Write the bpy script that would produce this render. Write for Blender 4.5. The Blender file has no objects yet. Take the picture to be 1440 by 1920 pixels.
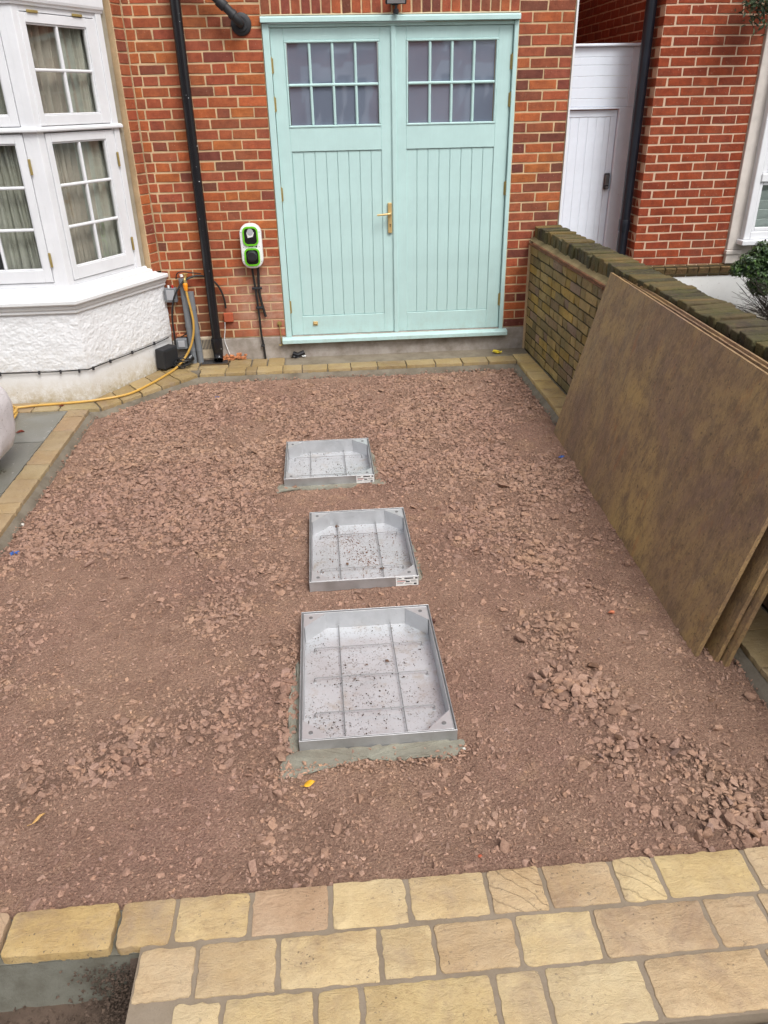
import bpy, bmesh, math, random
import numpy as np
from mathutils import Vector, Matrix, noise
rnd = random.Random(7)
PI = math.pi
S = bpy.context.scene
COL = S.collection
# ------------------------------------------------------------------ camera
CAM = Vector((-1.6132, -6.7867, 2.0235))
cam = bpy.data.cameras.new('camera'); camo = bpy.data.objects.new('camera', cam); COL.objects.link(camo)
camo.location = CAM
camo.rotation_euler = (1.076812, 0.018354, -0.083507)
cam.sensor_fit = 'VERTICAL'; cam.sensor_height = 36.0; cam.lens = 1436.13/1920*36.0
cam.clip_start = .05; cam.clip_end = 500
S.camera = camo
# ------------------------------------------------------------------ sky, sun, exposure
SUN_EL, SUN_AZ = math.radians(54), math.radians(152)     # overcast: a broad, weak glow from the street side
w = bpy.data.worlds.new('World'); S.world = w; w.use_nodes = True
nt = w.node_tree; nt.nodes.clear()
sky = nt.nodes.new('ShaderNodeTexSky'); sky.sky_type = 'NISHITA'; sky.sun_disc = False
sky.sun_elevation = SUN_EL; sky.sun_rotation = SUN_AZ; sky.air_density = 1.0; sky.dust_density = 4.0
hs = nt.nodes.new('ShaderNodeHueSaturation'); hs.inputs['Saturation'].default_value = .32
bg = nt.nodes.new('ShaderNodeBackground'); bg.inputs['Strength'].default_value = .14
wo = nt.nodes.new('ShaderNodeOutputWorld')
nt.links.new(sky.outputs[0], hs.inputs['Color']); nt.links.new(hs.outputs[0], bg.inputs['Color']); nt.links.new(bg.outputs[0], wo.inputs['Surface'])
sl = bpy.data.lights.new('sun', 'SUN'); sl.energy = 1.5; sl.angle = math.radians(24); sl.color = (1, .985, .965)
so = bpy.data.objects.new('sun', sl); COL.objects.link(so)
sd = Vector((math.sin(SUN_AZ)*math.cos(SUN_EL), math.cos(SUN_AZ)*math.cos(SUN_EL), math.sin(SUN_EL)))
so.rotation_euler = sd.to_track_quat('Z', 'Y').to_euler()
S.view_settings.view_transform = 'Standard'; S.view_settings.look = 'None'
S.view_settings.exposure = 0.56; S.view_settings.gamma = 1.0; S.view_settings.use_curve_mapping = False
S.cycles.max_bounces = 8; S.cycles.use_denoising = True
S.cycles.sample_clamp_indirect = 8

# ------------------------------------------------------------------ materials
def lin(r, g, b): return tuple((c/255/12.92 if c/255 <= .04045 else ((c/255+.055)/1.055)**2.4) for c in (r, g, b))
class NT:
    def __init__(s, name):
        s.m = bpy.data.materials.new(name); s.m.use_nodes = True; s.t = s.m.node_tree
        s.b = s.t.nodes['Principled BSDF']; s.out = s.t.nodes['Material Output']
        s._c = None
    def n(s, typ, **k):
        o = s.t.nodes.new('ShaderNode'+typ)
        for a, v in k.items():
            if a.startswith('i_'):
                key = a[2:]; key = int(key) if key.isdigit() else key
                s.set(o.inputs[key], v)
            else: setattr(o, a, v)
        return o
    def set(s, inp, v):
        if hasattr(v, 'links') or isinstance(v, bpy.types.NodeSocket): s.t.links.new(v, inp)
        elif isinstance(v, tuple) and len(v) == 3 and inp.type == 'RGBA': inp.default_value = (*v, 1)
        else: inp.default_value = v
    def co(s, scale=(1, 1, 1), obj=True, rnd_off=False, rot=(0, 0, 0)):
        tc = s.n('TexCoord'); v = tc.outputs['Object']
        if rnd_off:
            oi = s.n('ObjectInfo'); a = s.n('VectorMath', operation='SCALE'); s.set(a.inputs[0], (7., 11., 5.)); s.set(a.inputs['Scale'], oi.outputs['Random'])
            b = s.n('VectorMath', operation='ADD'); s.set(b.inputs[0], v); s.set(b.inputs[1], a.outputs[0]); v = b.outputs[0]
        mp = s.n('Mapping'); s.set(mp.inputs['Vector'], v); mp.inputs['Scale'].default_value = scale; mp.inputs['Rotation'].default_value = rot
        return mp.outputs[0]
    def noise(s, v, scale, detail=4, rough=.6, out='Fac', dist=0):
        o = s.n('TexNoise'); s.set(o.inputs['Vector'], v); o.inputs['Scale'].default_value = scale
        o.inputs['Detail'].default_value = detail; o.inputs['Roughness'].default_value = rough; o.inputs['Distortion'].default_value = dist
        return o.outputs[out]
    def ramp(s, fac, stops, interp='LINEAR'):
        o = s.n('ValToRGB'); s.set(o.inputs[0], fac); e = o.color_ramp.elements; o.color_ramp.interpolation = interp
        while len(e) < len(stops): e.new(.5)
        for q, (p, c) in zip(e, stops):
            q.position = p; q.color = (c, c, c, 1) if isinstance(c, (int, float)) else (*c, 1)
        return o.outputs[0]
    def mix(s, f, a, b, mode='MIX'):
        o = s.n('Mix', data_type='RGBA', blend_type=mode); s.set(o.inputs[0], f); s.set(o.inputs[6], a); s.set(o.inputs[7], b); return o.outputs[2]
    def math(s, op, a, b=0.):
        o = s.n('Math', operation=op); s.set(o.inputs[0], a); s.set(o.inputs[1], b); return o.outputs[0]
    def bump(s, h, strength=.5, dist=.005, normal=None):
        o = s.n('Bump'); s.set(o.inputs['Height'], h); o.inputs['Strength'].default_value = strength; o.inputs['Distance'].default_value = dist
        if normal is not None: s.set(o.inputs['Normal'], normal)
        s.set(s.b.inputs['Normal'], o.outputs[0]); return o.outputs[0]
    def col(s, c): s.set(s.b.inputs['Base Color'], c)
    def p(s, **k):
        for a, v in k.items(): s.set(s.b.inputs[a.replace('_', ' ')], v)
        return s
MATS = {}
def plain(name, c, rough=.5, metal=0., grime=.12, spec=.5, bumpy=0., scale=6.):
    if name in MATS: return MATS[name]
    s = NT(name); v = s.co(); n1 = s.noise(v, scale, 5, .65); n2 = s.noise(v, scale*9, 3, .6)
    dark = tuple(x*(1-grime*1.6) for x in c); lite = tuple(min(1, x*(1+grime*.5)) for x in c)
    s.col(s.mix(s.ramp(n1, [(.3, 0.), (.7, 1.)]), dark, lite)); s.p(Metallic=metal)
    s.b.inputs['Specular IOR Level'].default_value = spec
    s.set(s.b.inputs['Roughness'], s.math('ADD', s.math('MULTIPLY', n2, .2), rough-.1))
    if bumpy: s.bump(n2, bumpy, .002)
    MATS[name] = s.m; return s.m

def mat_brick(name, src, wet=.0, moss=0.):
    s = NT(name)
    if src == 'obj': base = s.n('ObjectInfo').outputs['Color']
    else: base = s.n('Attribute', attribute_name='col').outputs['Color']
    g = s.n('NewGeometry').outputs['Position']
    n1 = s.noise(g, 14, 5, .7); n2 = s.noise(g, 90, 4, .7); n3 = s.noise(g, 3.1, 4, .7)
    c = s.mix(s.ramp(n1, [(.35, 0.), (.7, 1.)]), s.mix(1., base, (.66, .62, .66), 'MULTIPLY'), s.mix(1., base, (1.1, 1.12, 1.15), 'MULTIPLY'))
    c = s.mix(s.ramp(n2, [(.58, 0.), (.72, .55)]), c, s.mix(1., base, (.35, .33, .33), 'MULTIPLY'))
    c = s.mix(s.ramp(s.noise(g, 55, 3, .6), [(.64, 0.), (.76, .5)]), c, (.50, .36, .25)); c = s.mix(s.ramp(s.noise(g, 1.7, 5, .7), [(.50, 0.), (.68, .28)]), c, (.16, .085, .055)); c = s.mix(s.ramp(s.noise(g, 33, 5, .75), [(.56, 0.), (.70, .35)]), c, s.mix(1., base, (.55, .45, .42), 'MULTIPLY'))
    if moss:
        n1 = s.noise(g, 38, 5, .8)
        mm = s.math('MULTIPLY', s.ramp(s.noise(g, 7, 6, .75), [(.38, 0.), (.62, 1.)]), moss)
        c = s.mix(mm, c, (.085, .080, .028)); 
        c = s.mix(s.ramp(s.noise(g, 23, 4, .7), [(.6, 0.), (.75, .6)]), c, (.30, .23, .08))
        c = s.mix(s.ramp(s.noise(g, 12, 5, .8), [(.55, 0.), (.72, .75)]), c, (.022, .022, .018))
    if not moss:   # dusty lime bloom on the bricks beside the charger cable, and splashed dirt near the foot
        dv = s.n('VectorMath', operation='DISTANCE'); s.set(dv.inputs[0], g); dv.inputs[1].default_value = (-2.12, 0, .50)
        bl = s.math('MULTIPLY', s.ramp(dv.outputs['Value'], [(.16, 1.), (.40, 0.)]), s.ramp(s.noise(g, 9, 5, .7), [(.36, .25), (.6, .75)])); c = s.mix(bl, c, (.46, .29, .21))
        dv = s.n('VectorMath', operation='DISTANCE'); s.set(dv.inputs[0], g); dv.inputs[1].default_value = (-2.70, 0, .30)
        dk = s.math('MULTIPLY', s.ramp(dv.outputs['Value'], [(.12, 1.), (.42, 0.)]), s.ramp(s.noise(g, 7, 5, .7), [(.36, .3), (.6, .8)])); c = s.mix(dk, c, (.13, .075, .045))
    s.col(c); s.set(s.b.inputs['Roughness'], s.ramp(n3, [(.3, .75-wet), (.7, .9)]))
    s.b.inputs['Specular IOR Level'].default_value = .3
    s.bump(s.math('ADD', n2, s.math('MULTIPLY', n1, 1.4 if moss else .8)), 1. if moss else .8, .009 if moss else .005)
    return s.m
M_BR = {('red', 'obj'): mat_brick('red brick', 'obj'), ('red', 'att'): mat_brick('red brick far', 'att'),
        ('moss', 'obj'): mat_brick('mossy stock brick', 'obj', .25, .45), ('moss', 'att'): mat_brick('mossy stock brick far', 'att', .25, .45),
        ('cope', 'obj'): mat_brick('mossy coping brick', 'obj', .25, .8), ('cope', 'att'): mat_brick('mossy coping brick far', 'att', .25, .8)}
def mat_mortar(name, c, dirt=(.12, .09, .05), amt=.35, z0=None, bumpk=.7):
    s = NT(name); g = s.n('NewGeometry').outputs['Position']
    n1 = s.noise(g, 5, 5, .7); n2 = s.noise(g, 160, 4, .75)
    cc = s.mix(s.math('MULTIPLY', s.ramp(n1, [(.4, 0.), (.72, 1.)]), amt), c, dirt)
    cc = s.mix(s.ramp(n2, [(.55, 0.), (.75, .4)]), cc, tuple(x*.55 for x in c))
    s.col(cc); s.p(Roughness=.9); s.bump(n2, bumpk, .003); return s.m
MORTAR = mat_mortar('cream lime mortar', lin(202, 174, 136), amt=.4)
MORTAR_N = mat_mortar('pinkish mortar', lin(204, 174, 148), amt=.2)
MORTAR_B = mat_mortar('dark damp mortar', lin(66, 54, 28), (.02, .018, .006), .8)
RENDER_G = mat_mortar('damp grey render', lin(166, 158, 150), lin(112, 102, 88), .9, bumpk=.4)
CEMENT = mat_mortar('fresh grey cement', lin(120, 112, 98), lin(84, 74, 60), .9, bumpk=.9)
JOINT = mat_mortar('paving joint mortar', lin(134, 121, 104), lin(100, 84, 62), .5, bumpk=.5)
CONC = mat_mortar('smooth grey concrete', lin(118, 117, 106), lin(78, 72, 58), 1., bumpk=.8)
SOIL = mat_mortar('dark soil', lin(92, 76, 64), lin(44, 36, 30), .8, bumpk=1.)
FOOTWAY = mat_mortar('footway concrete', lin(150, 150, 148), lin(100, 98, 92), .5)

def mat_stone():
    s = NT('buff sandstone'); base = s.n('ObjectInfo').outputs['Color']; rn = s.n('ObjectInfo').outputs['Random']
    v = s.co(rnd_off=True); g = s.n('NewGeometry').outputs['Position']
    n1 = s.noise(v, 5, 5, .65, dist=.6); n2 = s.noise(v, 45, 5, .7); n3 = s.noise(v, 230, 3, .7); n5 = s.noise(s.co((1, 2.2, 1), rnd_off=True), 14, 6, .7, dist=.8)
    c = s.mix(s.ramp(n1, [(.32, 0.), (.68, 1.)]), s.mix(1., base, (.80, .72, .62), 'MULTIPLY'), s.mix(1., base, (1.08, 1.06, 1.02), 'MULTIPLY'))
    c = s.mix(s.ramp(s.noise(v, 4.2, 5, .7, dist=.5), [(.53, 0.), (.68, .6)]), c, lin(128, 104, 88))
    c = s.mix(s.ramp(n2, [(.52, 0.), (.72, .55)]), c, s.mix(1., base, (.60, .50, .42), 'MULTIPLY'))
    c = s.mix(s.ramp(n3, [(.60, 0.), (.72, .45)]), c, s.mix(1., base, (.5, .42, .35), 'MULTIPLY')); c = s.mix(s.ramp(n3, [(.30, .35), (.42, 0.)]), c, s.mix(1., base, (1.25, 1.25, 1.22), 'MULTIPLY'))
    spots = s.math('MULTIPLY', s.ramp(s.noise(v, 95, 2, .5), [(.64, 0.), (.69, 1.)]), s.ramp(s.noise(v, 6, 3, .6), [(.48, 0.), (.60, .8)]))
    c = s.mix(spots, c, (.075, .055, .035))
    wv = s.n('TexWave', wave_type='BANDS', bands_direction='DIAGONAL'); s.set(wv.inputs['Vector'], v); wv.inputs['Scale'].default_value = 11
    wv.inputs['Distortion'].default_value = 7; wv.inputs['Detail'].default_value = 3; wv.inputs['Detail Scale'].default_value = .7
    vein = s.math('MULTIPLY', s.ramp(wv.outputs['Fac'], [(.0, 1.), (.035, 0.)]), s.ramp(rn, [(.84, 0.), (.86, .38)]))
    c = s.mix(vein, c, s.mix(1., base, (.30, .26, .2), 'MULTIPLY'))
    c = s.mix(s.ramp(s.noise(g, 2.6, 7, .75), [(.44, .10), (.66, .42)]), c, lin(172, 158, 136)); c = s.mix(s.math('MULTIPLY', s.ramp(s.noise(g, 260, 2, .5), [(.66, 0.), (.72, .6)]), s.ramp(s.noise(g, 5, 4, .7), [(.45, 0.), (.6, 1.)])), c, lin(112, 84, 70))
    s.col(c); s.set(s.b.inputs['Roughness'], s.ramp(n1, [(.3, .55), (.7, .8)])); s.b.inputs['Specular IOR Level'].default_value = .35
    c2 = c; h = s.math('ADD', s.math('MULTIPLY', s.math('ADD', n2, s.math('MULTIPLY', n5, 2.2)), .6), s.math('ADD', s.math('MULTIPLY', n3, .3), s.math('MULTIPLY', vein, -1.)))
    s.bump(h, 1., .005); return s.m
STONE = mat_stone()
def mat_slab():
    s = NT('wet grey sandstone'); base = s.n('ObjectInfo').outputs['Color']; v = s.co(rnd_off=True)
    n1 = s.noise(v, 3, 5, .65); n2 = s.noise(v, 60, 4, .7)
    c = s.mix(s.ramp(n1, [(.35, 0.), (.65, 1.)]), s.mix(1., base, (.7, .68, .6), 'MULTIPLY'), base)
    c = s.mix(s.ramp(s.noise(v, 30, 3, .6), [(.66, 0.), (.72, .5)]), c, (.5, .5, .46))
    s.col(c); s.set(s.b.inputs['Roughness'], s.ramp(n1, [(.35, .25), (.6, .5)])); s.bump(s.math('ADD', n2, n1), .4, .004); return s.m
SLAB = mat_slab()

def mat_ground(name, stones):
    s = NT(name); g = s.n('NewGeometry').outputs['Position']
    a = s.n('Attribute', attribute_name='col').outputs['Color']
    n0 = s.noise(g, 1.3, 5, .6); n1 = s.noise(g, 7, 6, .7); n2 = s.noise(g, 120, 4, .75); n3 = s.noise(g, 420, 3, .7)
    c = s.mix(s.ramp(n0, [(.36, 0.), (.64, 1.)]), lin(171, 136, 119), lin(182, 149, 127))
    c = s.mix(s.ramp(n1, [(.40, 0.), (.66, .75)]), c, lin(154, 122, 104))
    c = s.mix(s.ramp(s.noise(g, 4.1, 5, .7), [(.56, 0.), (.68, .6)]), c, lin(190, 155, 127))
    c = s.mix(s.ramp(s.noise(g, 5.7, 6, .8), [(.62, 0.), (.74, .6)]), c, lin(104, 90, 80))
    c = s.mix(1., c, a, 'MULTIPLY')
    if stones:
        c = s.mix(s.ramp(n2, [(.36, .45), (.52, 0.)]), c, lin(100, 72, 60))
        c = s.mix(s.ramp(s.noise(g, 60, 4, .7), [(.56, 0.), (.72, .35)]), c, lin(176, 146, 126))
    else:
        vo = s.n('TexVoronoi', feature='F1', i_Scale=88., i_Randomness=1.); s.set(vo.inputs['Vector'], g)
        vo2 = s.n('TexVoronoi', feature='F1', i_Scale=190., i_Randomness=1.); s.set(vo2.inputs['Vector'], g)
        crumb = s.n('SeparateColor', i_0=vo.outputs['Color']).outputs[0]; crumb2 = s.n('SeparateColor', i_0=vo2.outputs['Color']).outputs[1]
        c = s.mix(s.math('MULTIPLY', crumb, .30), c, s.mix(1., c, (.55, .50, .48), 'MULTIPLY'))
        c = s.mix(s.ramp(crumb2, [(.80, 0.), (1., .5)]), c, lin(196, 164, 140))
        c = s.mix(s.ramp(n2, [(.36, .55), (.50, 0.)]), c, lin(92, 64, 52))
    c = s.mix(s.ramp(s.noise(g, 300, 2, .5), [(.70, 0.), (.76, .7)]), c, lin(206, 176, 152))
    s.col(c); s.p(Roughness=.9); s.b.inputs['Specular IOR Level'].default_value = .25
    if stones: s.bump(s.math('ADD', n2, n3), .4, .003)
    else:
        h = s.math('ADD', s.math('MULTIPLY', vo.outputs['Distance'], -1.1), s.math('MULTIPLY', vo2.outputs['Distance'], -.6))
        s.bump(s.math('ADD', h, s.math('ADD', s.math('MULTIPLY', n2, 1.2), n3)), 1., .008)
    return s.m
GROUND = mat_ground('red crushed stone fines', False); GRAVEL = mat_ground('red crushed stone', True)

def mat_paint(name, c, rough=.35, grain=.25, stretch=(30, 30, 1.5), chips=0., dirt=0.):
    s = NT(name); v = s.co(stretch); g = s.co()
    n = s.noise(v, 3, 5, .6); d = s.noise(g, 3.5, 5, .65)
    cc = s.mix(s.ramp(d, [(.35, 0.), (.7, 1.)]), tuple(x*.90 for x in c), c)
    cc = s.mix(s.ramp(n, [(.55, 0.), (.8, .14)]), cc, tuple(x*.7 for x in c))
    if dirt:
        zz = s.n('SeparateXYZ', i_0=s.n('NewGeometry').outputs['Position']).outputs[2]; cc = s.mix(s.math('MULTIPLY', s.ramp(zz, [(.13, 1.), (.42, 0.)]), s.ramp(s.noise(g, 11, 6, .8), [(.45, 0.), (.7, dirt)])), cc, lin(150, 146, 128)); cc = s.mix(s.ramp(s.noise(s.co((60, 60, 3)), 2, 5, .7), [(.5, 0.), (.75, .16)]), cc, tuple(min(1, x*1.25) for x in c))
    if chips: cc = s.mix(s.ramp(s.noise(g, 38, 4, .7), [(.70, 0.), (.74, chips)]), cc, (.18, .14, .10))
    s.col(cc); s.set(s.b.inputs['Roughness'], s.ramp(d, [(.3, rough), (.7, rough+.15)])); s.bump(n, grain, .0015); return s.m
MINT = mat_paint('pale mint door paint', lin(184, 214, 211), .33, .6, dirt=.35)
WHITE = mat_paint('white gloss paint', (.74, .75, .77), .3, .08)
WHITE2 = mat_paint('white sill paint', (.72, .73, .73), .45, .2, (6, 6, 6), .25)
GATE = mat_paint('pale grey gate paint', lin(228, 238, 250), .45, .35, chips=.5)
def mat_rough():
    s = NT('white roughcast'); g = s.n('NewGeometry').outputs['Position']
    n1 = s.noise(g, 48, 4, .6, dist=.8); n2 = s.noise(g, 5, 5, .7); z = s.n('SeparateXYZ', i_0=g).outputs[2]
    low = s.math('MULTIPLY', s.ramp(z, [(.0, 1.), (.42, 0.)]), s.ramp(s.noise(g, 16, 6, .8), [(.42, 0.), (.62, .75)]))
    c = s.mix(s.ramp(n2, [(.4, 0.), (.75, .4)]), (.74, .75, .76), (.6, .6, .59))
    c = s.mix(low, c, lin(158, 140, 100)); c = s.mix(s.ramp(s.noise(g, 60, 3, .6), [(.70, 0.), (.75, .8)]), c, (.25, .2, .15))
    s.col(c); s.p(Roughness=.75); s.bump(n1, .5, .006); return s.m
ROUGHCAST = mat_rough()
def mat_smoothwhite():
    s = NT('weathered white masonry paint'); g = s.n('NewGeometry').outputs['Position']; z = s.n('SeparateXYZ', i_0=g).outputs[2]
    low = s.math('MULTIPLY', s.ramp(z, [(.0, 1.), (.19, 0.)]), s.ramp(s.noise(g, 14, 7, .85), [(.34, 0.), (.58, .85)]))
    c = s.mix(s.ramp(s.noise(g, 4, 5, .7), [(.4, 0.), (.75, .45)]), (.72, .72, .71), (.58, .57, .54)); c = s.mix(low, c, lin(165, 146, 104))
    c = s.mix(s.ramp(s.noise(g, 45, 3, .6), [(.68, 0.), (.73, .8)]), c, (.22, .17, .12))
    s.col(c); s.p(Roughness=.6); s.bump(s.noise(g, 25, 5, .7), .35, .004); return s.m
SMOOTHW = mat_smoothwhite()
def mat_glass():
    s = NT('window glass'); t = s.t; tr = s.n('BsdfTransparent'); tr.inputs[0].default_value = (.88, .89, .88, 1)
    gl = s.n('BsdfGlossy'); gl.inputs['Roughness'].default_value = .02; fr = s.n('Fresnel'); fr.inputs[0].default_value = 1.52
    bf = s.math('SUBTRACT', 1., s.n('NewGeometry').outputs['Backfacing']); f = s.math('MULTIPLY', s.math('ADD', s.math('MULTIPLY', fr.outputs[0], 1.3), .01), bf)
    mx = s.n('MixShader'); s.set(mx.inputs[0], f); s.set(mx.inputs[1], tr.outputs[0]); s.set(mx.inputs[2], gl.outputs[0])
    t.links.new(mx.outputs[0], s.out.inputs[0]); return s.m
GLASS = mat_glass()
def mat_frost():
    s = NT('obscured garage glass'); g = s.n('NewGeometry').outputs['Position']
    s.col(s.mix(s.ramp(s.noise(g, 2.2, 3, .5), [(.35, 0.), (.7, 1.)]), lin(106, 115, 132), lin(120, 130, 147)))
    s.p(Roughness=.35); s.b.inputs['Coat Weight'].default_value = 1.; s.b.inputs['Coat Roughness'].default_value = .02; s.b.inputs['Coat IOR'].default_value = 2.9
    return s.m
FROST = mat_frost()
def mat_steel():
    s = NT('galvanised sheet steel'); g = s.co(); n1 = s.noise(g, 9, 5, .65); n2 = s.noise(g, 260, 3, .6)
    c = s.mix(s.ramp(n1, [(.3, 0.), (.7, 1.)]), (.40, .405, .41), (.56, .565, .575)); c = s.mix(s.ramp(s.noise(g, 32, 5, .75), [(.6, 0.), (.75, .5)]), c, (.24, .22, .19))
    s.col(c); s.p(Metallic=.72); s.set(s.b.inputs['Roughness'], s.ramp(n1, [(.3, .38), (.7, .58)])); s.bump(n2, .12, .001); return s.m
STEEL = mat_steel()
def mat_tray():
    s = NT('speckled wet tray floor'); g = s.n('NewGeometry').outputs['Position']; n1 = s.noise(g, 4, 5, .6)
    c = s.mix(s.ramp(n1, [(.3, 0.), (.7, 1.)]), (.50, .51, .525), (.62, .63, .65))
    sp = s.math('MULTIPLY', s.ramp(s.noise(g, 120, 4, .7), [(.57, 0.), (.63, 1.)]), s.ramp(s.noise(g, 7, 4, .7), [(.40, .15), (.58, .95)]))
    c = s.mix(sp, c, (.17, .13, .10)); c = s.mix(s.ramp(s.noise(g, 6.3, 5, .75), [(.54, 0.), (.72, .6)]), c, (.38, .29, .20))
    s.col(c); s.p(Metallic=.45); s.set(s.b.inputs['Roughness'], s.ramp(n1, [(.3, .34), (.7, .52)])); return s.m
TRAYF = mat_tray()
def mat_board():
    s = NT('weathered plywood sheet'); v = s.co((3.2, 1.0, 3.2), rot=(0, 0, .12)); g = s.co()
    n1 = s.noise(v, 2.2, 8, .72, dist=.5); n2 = s.noise(g, 1.1, 7, .68, dist=.6); n3 = s.noise(s.co((14, 1.6, 14), rot=(0, 0, .2)), 5, 5, .7); n4 = s.noise(g, 90, 5, .75); n5 = s.noise(s.co((1.5, 1, 1.5)), 9, 9, .78)
    c = s.mix(s.ramp(n2, [(.38, 0.), (.60, 1.)]), lin(112, 90, 74), lin(146, 122, 78))
    c = s.mix(s.ramp(n5, [(.38, .8), (.54, 0.)]), c, lin(92, 74, 56)); c = s.mix(s.ramp(s.noise(s.co((9, 2.5, 9), rot=(0, 0, .15)), 11, 8, .8), [(.50, 0.), (.68, .5)]), c, lin(158, 132, 92)); c = s.mix(s.ramp(s.noise(s.co((7, 2, 7), rot=(0, 0, .1)), 8.7, 8, .8), [(.36, .6), (.48, 0.)]), c, lin(82, 68, 56)); c = s.mix(s.ramp(n1, [(.60, 0.), (.76, .45)]), c, lin(164, 138, 92))
    c = s.mix(s.ramp(n1, [(.30, .6), (.46, 0.)]), c, lin(92, 76, 62))
    c = s.mix(s.math('MULTIPLY', s.ramp(n3, [(.62, 0.), (.74, .6)]), s.ramp(n5, [(.5, 0.), (.64, 1.)])), c, lin(188, 158, 104))
    c = s.mix(s.ramp(s.noise(g, 48, 4, .7), [(.60, 0.), (.68, .7)]), c, lin(52, 44, 34))
    c = s.mix(s.ramp(s.noise(s.co((3, 1, 3)), 3.7, 6, .75), [(.58, 0.), (.70, .5)]), c, lin(134, 88, 52))
    c = s.mix(s.ramp(s.noise(s.co((30, 2, 30), rot=(0, 0, -.5)), 3.3, 3, .6), [(.76, 0.), (.80, .35)]), c, lin(160, 146, 118))
    c = s.mix(s.ramp(s.noise(s.co((2, 26, 2), rot=(0, 0, .6)), 2.3, 3, .6), [(.78, 0.), (.81, .3)]), c, lin(150, 136, 110))
    c = s.mix(s.math('MULTIPLY', s.ramp(s.noise(g, 2.3, 7, .8), [(.60, 0.), (.70, .8)]), s.ramp(s.noise(s.co((40, 6, 40)), 3, 5, .75), [(.48, 0.), (.62, .7)])), c, lin(196, 178, 140))
    c = s.mix(s.ramp(s.noise(g, 3.1, 8, .8), [(.60, 0.), (.72, .55)]), c, lin(66, 54, 46))
    c = s.mix(1., c, (1.46, 1.43, 1.40), 'MULTIPLY')
    s.col(c); s.set(s.b.inputs['Roughness'], s.ramp(n1, [(.3, .55), (.7, .75)])); s.bump(s.math('ADD', n3, n4), .8, .004); return s.m
BOARD = mat_board()
BLACK = plain('black plastic', (.012, .012, .014), .32, grime=.3)
BLACKM = plain('matt black plastic', (.02, .021, .024), .6, grime=.2)
NAVY = plain('dark blue black pipe paint', (.012, .016, .026), .35, grime=.3)
GREYP = plain('grey plastic', lin(118, 122, 126), .5)
GREYL = plain('pale grey plastic', lin(170, 172, 176), .5)
BRASS = plain('polished brass', lin(206, 178, 122), .38, .35, .08)
BRASSD = plain('dull brass', lin(170, 150, 92), .42, .35, .15)
GREEN = plain('bright green plastic', lin(104, 190, 30), .4, grime=.05)
WPLAST = plain('white plastic', (.78, .79, .78), .35, grime=.04)
RUBBER = plain('black rubber', (.015, .015, .015), .55)
YELLOWH = plain('yellow hose', lin(196, 154, 72), .45, grime=.1)
ORANGE = plain('orange plastic', lin(240, 150, 30), .45)
REDP = plain('red plastic', lin(190, 40, 40), .45)
CURT = plain('sage curtain fabric', lin(196, 196, 184), .9, grime=.15)
CURT2 = plain('beige curtain fabric', lin(196, 184, 170), .9, grime=.15)
DARKIN = plain('dim room interior', (.035, .032, .03), .9)
TILE = plain('clay creasing tile', lin(138, 92, 62), .8, grime=.4, bumpy=.5, scale=14)
LABEL = plain('white paper label', (.74, .74, .72), .5, grime=.03)
INK = plain('printed ink', (.04, .04, .045), .6)
REDINK = plain('red printed ink', (.6, .08, .06), .6)
STONEW = plain('off white painted stone', lin(206, 198, 190), .7, grime=.12, bumpy=.3)
STRIP = mat_mortar('grey sand mastic strip', lin(158, 150, 132), lin(110, 100, 84), .6)
DIRTYW = mat_mortar('dirty cream air brick', lin(205, 192, 168), lin(120, 92, 60), .6)
TERRA = plain('orange clay rubble', lin(196, 128, 84), .9, grime=.3, bumpy=.8, scale=30)
LEAFG = None
def mat_leaf(name, a, b, rough=.4):
    s = NT(name); at = s.n('Attribute', attribute_name='col').outputs['Color']
    r = s.n('SeparateColor', i_0=at).outputs[0]
    s.col(s.mix(r, a, b)); s.p(Roughness=rough); s.b.inputs['Subsurface Weight'].default_value = 0; return s.m
LEAF = mat_leaf('glossy evergreen leaves', (.012, .032, .010), (.075, .14, .03))
LEAF2 = mat_leaf('grey green leaves', (.02, .04, .02), (.11, .15, .07))
TWIG = plain('dark twig', (.035, .025, .02), .8)
YLEAF = plain('yellow fallen leaf', lin(232, 172, 40), .6, grime=.15)
RLEAF = plain('red brown fallen leaf', lin(130, 50, 28), .6, grime=.3)
YPOLY = plain('yellow polythene scrap', lin(232, 208, 60), .35, grime=.1)
BLUEP = plain('blue plastic scrap', lin(50, 96, 170), .5, grime=.2)
BAGM = None
def mat_bag():
    s = NT('white woven bag'); g = s.co(); n = s.noise(g, 3.5, 4, .6)
    c = s.mix(s.ramp(n, [(.35, 0.), (.7, 1.)]), lin(190, 184, 184), lin(226, 222, 224)); c = s.mix(s.ramp(s.noise(g, 70, 3, .6), [(.64, 0.), (.7, .7)]), c, lin(100, 80, 76))
    s.col(c); s.p(Roughness=.6); s.bump(s.math('ADD', s.noise(g, 7, 4, .6), s.noise(g, 300, 2, .5)), .5, .01); return s.m
BAGM = mat_bag()

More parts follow.
